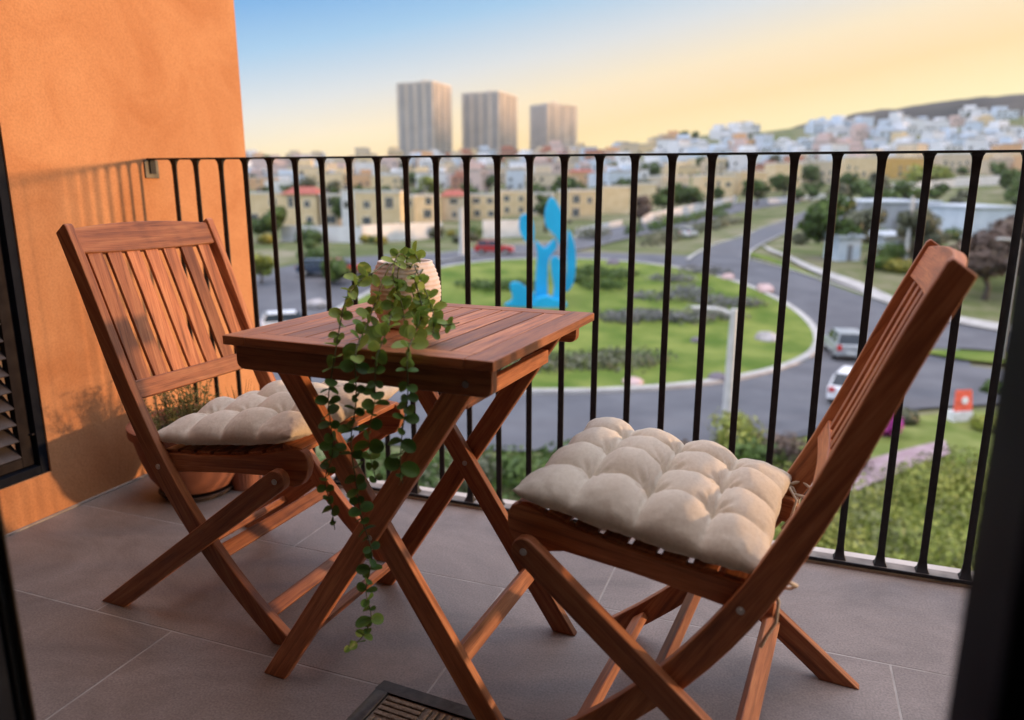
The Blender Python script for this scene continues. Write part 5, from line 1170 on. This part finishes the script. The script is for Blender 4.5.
def leafdisc(p, d, nrm, r, tone):
    """round slightly cupped leaf growing from p along d"""
    d = d.normalized(); nrm = (nrm - d * nrm.dot(d)).normalized(); s = d.cross(nrm); ctr = p + d * r * 1.05
    ce = lb_.verts.new(ctr - nrm * r * .06); ring = []; mid = []
    n = 12; fold = rnd.uniform(.05, .28); ov = rnd.uniform(.82, 1.02)
    for k in range(n):
        a = 2 * math.pi * k / n; x = math.cos(a); y = math.sin(a); rr = r * (1 + .05 * math.cos(a * 2) + rnd.uniform(-.03, .03))
        ring.append(lb_.verts.new(ctr + d * rr * x + s * rr * ov * y + nrm * rr * (fold * abs(y) - .12 * x * x)))
        mid.append(lb_.verts.new(ctr + d * rr * .55 * x + s * rr * ov * .55 * y + nrm * rr * (fold * .4 * abs(y) - .09)))
    st = lb_.verts.new(p)
    for k in range(n):
        k2 = (k + 1) % n
        lb_.faces.new((mid[k], ring[k], ring[k2], mid[k2])); lb_.faces.new((ce, mid[k], mid[k2])); tones.extend([min(1, tone + .10), tone])
    tube(sb_, [p, p + d * r * .5], .0006, 5, cap=False)
for key, P in STR.items():
    P = [(x, y, max(z, ZT + .004) if y > 1.035 else z) for x, y, z in P]
    seg = (len(P) - 1) * 5; pts = [crv(P, (len(P) - 1) * i / seg) - O_ for i in range(seg + 1)]
    tube(sb_, pts, [.0016 - .0008 * i / seg for i in range(seg + 1)], 6)
    Ls = [0]; 
    for a, b in zip(pts, pts[1:]): Ls.append(Ls[-1] + (b - a).length)
    tot = Ls[-1]; s = .012; ang = rnd.uniform(0, 3)
    while s < tot:
        i = max(k for k in range(len(Ls)) if Ls[k] <= s); i = min(i, len(pts) - 2); f = (s - Ls[i]) / max(1e-6, Ls[i + 1] - Ls[i]); p = pts[i].lerp(pts[i + 1], f); dr = (pts[i + 1] - pts[i]).normalized()
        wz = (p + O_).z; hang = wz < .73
        r = rnd.uniform(.0075, .0130) if hang else rnd.uniform(.0085, .0158)
        if key == 'b' and wz < .40: r = rnd.uniform(.009, .0135)
        if rnd.random() < .1: r *= .7
        if s > tot - .02: r *= .65
        if key == 'd' and wz < .60: r *= 1.25
        if (p + O_ - Vector((PCX, PCY, (p + O_).z))).length < .115 and key in 'abdgfc':
            s += .01; continue
        side = dr.orthogonal().normalized(); side = Matrix.Rotation(ang, 3, dr) @ side
        for sg_ in (-1, 1):
            dd = (side * sg_ + dr * rnd.uniform(-.2, .5) + Vector((rnd.uniform(-.3, .3), rnd.uniform(-.5, .1), rnd.uniform(-.2, .3)))).normalized()
            nn = (Vector((0, -.6, .7)) + Vector((rnd.uniform(-.8, .8), rnd.uniform(-.8, .6), rnd.uniform(-.5, .6)))).normalized()
            if not hang:
                q = p + O_ + dd * r * 2
                if q.z < ZT + .004 and q.y > 1.04: dd.z = abs(dd.z) + .15
            base = .34 if hang else .84  # upper leaves toned lighter as if lit, hanging ones darker
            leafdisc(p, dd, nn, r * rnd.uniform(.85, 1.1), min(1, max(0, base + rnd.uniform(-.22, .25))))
        ang += 1.57 + rnd.uniform(-.4, .4); s += (rnd.uniform(.016, .024) if hang else rnd.uniform(.015, .021))
stm = link('stems', sb_, stemm, pp, smooth=True)
me = bpy.data.meshes.new('leaves'); lb_.to_mesh(me); lb_.free(); me.materials.append(eu)
vals = [0.] * len(me.polygons)
for i in range(min(len(vals), len(tones))): vals[i] = tones[i]
tone_layer(me, vals)
for p in me.polygons: p.use_smooth = True
lo = bpy.data.objects.new('leaves', me); col.objects.link(lo); lo.parent = pp

# ------------------------------------------------------------------ terracotta planter with shrubs, behind the left chair
tp = empty('terracotta_planter', (-1.85, 1.84, 0), R(6), 'wide terracotta bowl planter with small bushy herbs behind the left chair', 'planter')
terra = noisy('terracotta', (.19, .070, .038), (.27, .105, .06), 7, 7, .85, bump=.3, bscale=60, bdist=.002)
bm = bmesh.new(); rg = lathe(bm, [(.001, .022), (.10, .022), (.125, .03), (.16, .08), (.185, .15), (.20, .21), (.203, .222), (.214, .224), (.216, .255), (.205, .258), (.192, .255), (.188, .225), (.18, .205)], 56, ex=.92, ey=.92); bm.faces.new(rg[0][::-1]); bm.faces.new(rg[-1])
link('pot', bm, terra, tp, smooth=False, bevel=.002)
bm = bmesh.new(); rg = lathe(bm, [(.001, 0.0005), (.11, 0.0005), (.125, .018), (.12, .02), (.115, .012), (.001, .012)], 40); link('saucer', bm, flat('dark_saucer', (.05, .035, .03), .8), tp)
herb = foliage('herb_leaf', (.08, .10, .03), (.17, .19, .07), (.30, .27, .12), rough=.7)
bm = bmesh.new(); hb = bmesh.new(); tones = []; rnd = random.Random(5)
for k in range(46):
    a = rnd.uniform(0, 6.28); r = rnd.uniform(0, .13); x0, y0 = r * math.cos(a), r * math.sin(a); h = rnd.uniform(.08, .20); lean = (x0 * .5 + rnd.uniform(-.04, .04), y0 * .5 + rnd.uniform(-.04, .04))
    P = [Vector((x0 + lean[0] * t * t, y0 + lean[1] * t * t, .205 + h * t)) for t in (0, .25, .5, .75, 1)]
    tube(bm, P, [.002, .0018, .0015, .0012, .0008], 5)
    for q in range(34):
        t = rnd.uniform(.15, 1.02); p = Vector((x0 + lean[0] * t * t, y0 + lean[1] * t * t, .205 + h * t)); d = Vector((rnd.gauss(0, 1), rnd.gauss(0, 1), rnd.uniform(-.1, 1.1))).normalized(); s = d.orthogonal().normalized() * .0022; e = p + d * rnd.uniform(.014, .026)
        hb.faces.new([hb.verts.new(z_) for z_ in (p - s * .4, (p + e) / 2 - s, e, (p + e) / 2 + s)]); tones.append(rnd.random())
link('stems', bm, stemm, tp)
me = bpy.data.meshes.new('foliage'); hb.to_mesh(me); hb.free(); me.materials.append(herb); tone_layer(me, tones); o = bpy.data.objects.new('foliage', me); col.objects.link(o); o.parent = tp
bm = bmesh.new(); lathe(bm, [(.001, .207), (.165, .207)], 30); link('soil', bm, MATS['potting_soil'], tp)

# second, taller thin plant between planter and cushion
sp = empty('spiky_plant', (-1.72, 1.93, 0), 0, 'small potted plant with upright narrow leaves behind the left cushion', 'plant')
bm = bmesh.new(); rg = lathe(bm, [(.001, .0005), (.05, .0005), (.065, .12), (.07, .125), (.07, .14), (.06, .14), (.055, .12)], 30); bm.faces.new(rg[0][::-1]); bm.faces.new(rg[-1]); link('pot', bm, terra, sp)
hb = bmesh.new(); tones = []
for k in range(26):
    a = rnd.uniform(0, 6.28); r = rnd.uniform(0, .035); h = rnd.uniform(.12, .27); l_ = rnd.uniform(.02, .06); p = Vector((r * math.cos(a), r * math.sin(a), .12)); s = Vector((-math.sin(a), math.cos(a), 0)) * .005; last = None
    for t in (0, .35, .7, 1):
        q = p + Vector((math.cos(a) * l_ * t * t, math.sin(a) * l_ * t * t, h * t)); w_ = s * (1 - t * .9); cur = (hb.verts.new(q - w_), hb.verts.new(q + w_))
        if last: hb.faces.new((last[0], last[1], cur[1], cur[0])); tones.append(rnd.random() * .7)
        last = cur
me = bpy.data.meshes.new('foliage'); hb.to_mesh(me); hb.free(); me.materials.append(herb); tone_layer(me, tones); o = bpy.data.objects.new('foliage', me); col.objects.link(o); o.parent = sp

# ------------------------------------------------------------------ door mat
mt = empty('door_mat', (-.723, 1.166, .0005), R(-3.5), 'door mat with dark rubber border and woven brown blocks at the bottom edge', 'mat')
rub = noisy('mat_rubber', (.05, .047, .045), (.085, .08, .075), 60, 4, .75, bump=.4, bscale=300, bdist=.001); mw = noisy('mat_pile', (.14, .11, .08), (.27, .22, .17), 120, 5, .95, bump=.8, bscale=400, bdist=.002)
bm = bmesh.new(); MW, MD, bw = .62, .42, .030
for a in ((0, MW, -bw, 0), (0, MW, -MD, -MD + bw), (0, bw, -MD + bw, -bw), (MW - bw, MW, -MD + bw, -bw)): box(bm, a[0], a[1], a[2], a[3], 0, .009)
bmesh.ops.remove_doubles(bm, verts=bm.verts, dist=1e-5)
link('border', bm, rub, mt, bevel=.002)
bm = bmesh.new(); box(bm, bw + .0005, MW - bw - .0005, -MD + bw + .0005, -bw - .0005, 0, .004)
cw, chh = .094, .060; j = 0; y = -bw - .006
while y - chh > -MD + bw:
    i = 0; x = bw + .006
    while x + cw < MW - bw:
        if (i + j) % 2 == 0:
            for k in range(4): box(bm, x, x + cw - .008, y - chh + .004 + k * .0145, y - chh + .0135 + k * .0145, .004, .0085)
        else:
            for k in range(6): box(bm, x + k * .0148, x + .0095 + k * .0148, y - chh + .004, y - .004, .004, .0085)
        i += 1; x += cw
    j += 1; y -= chh
link('pile', bm, mw, mt, bevel=.0015)
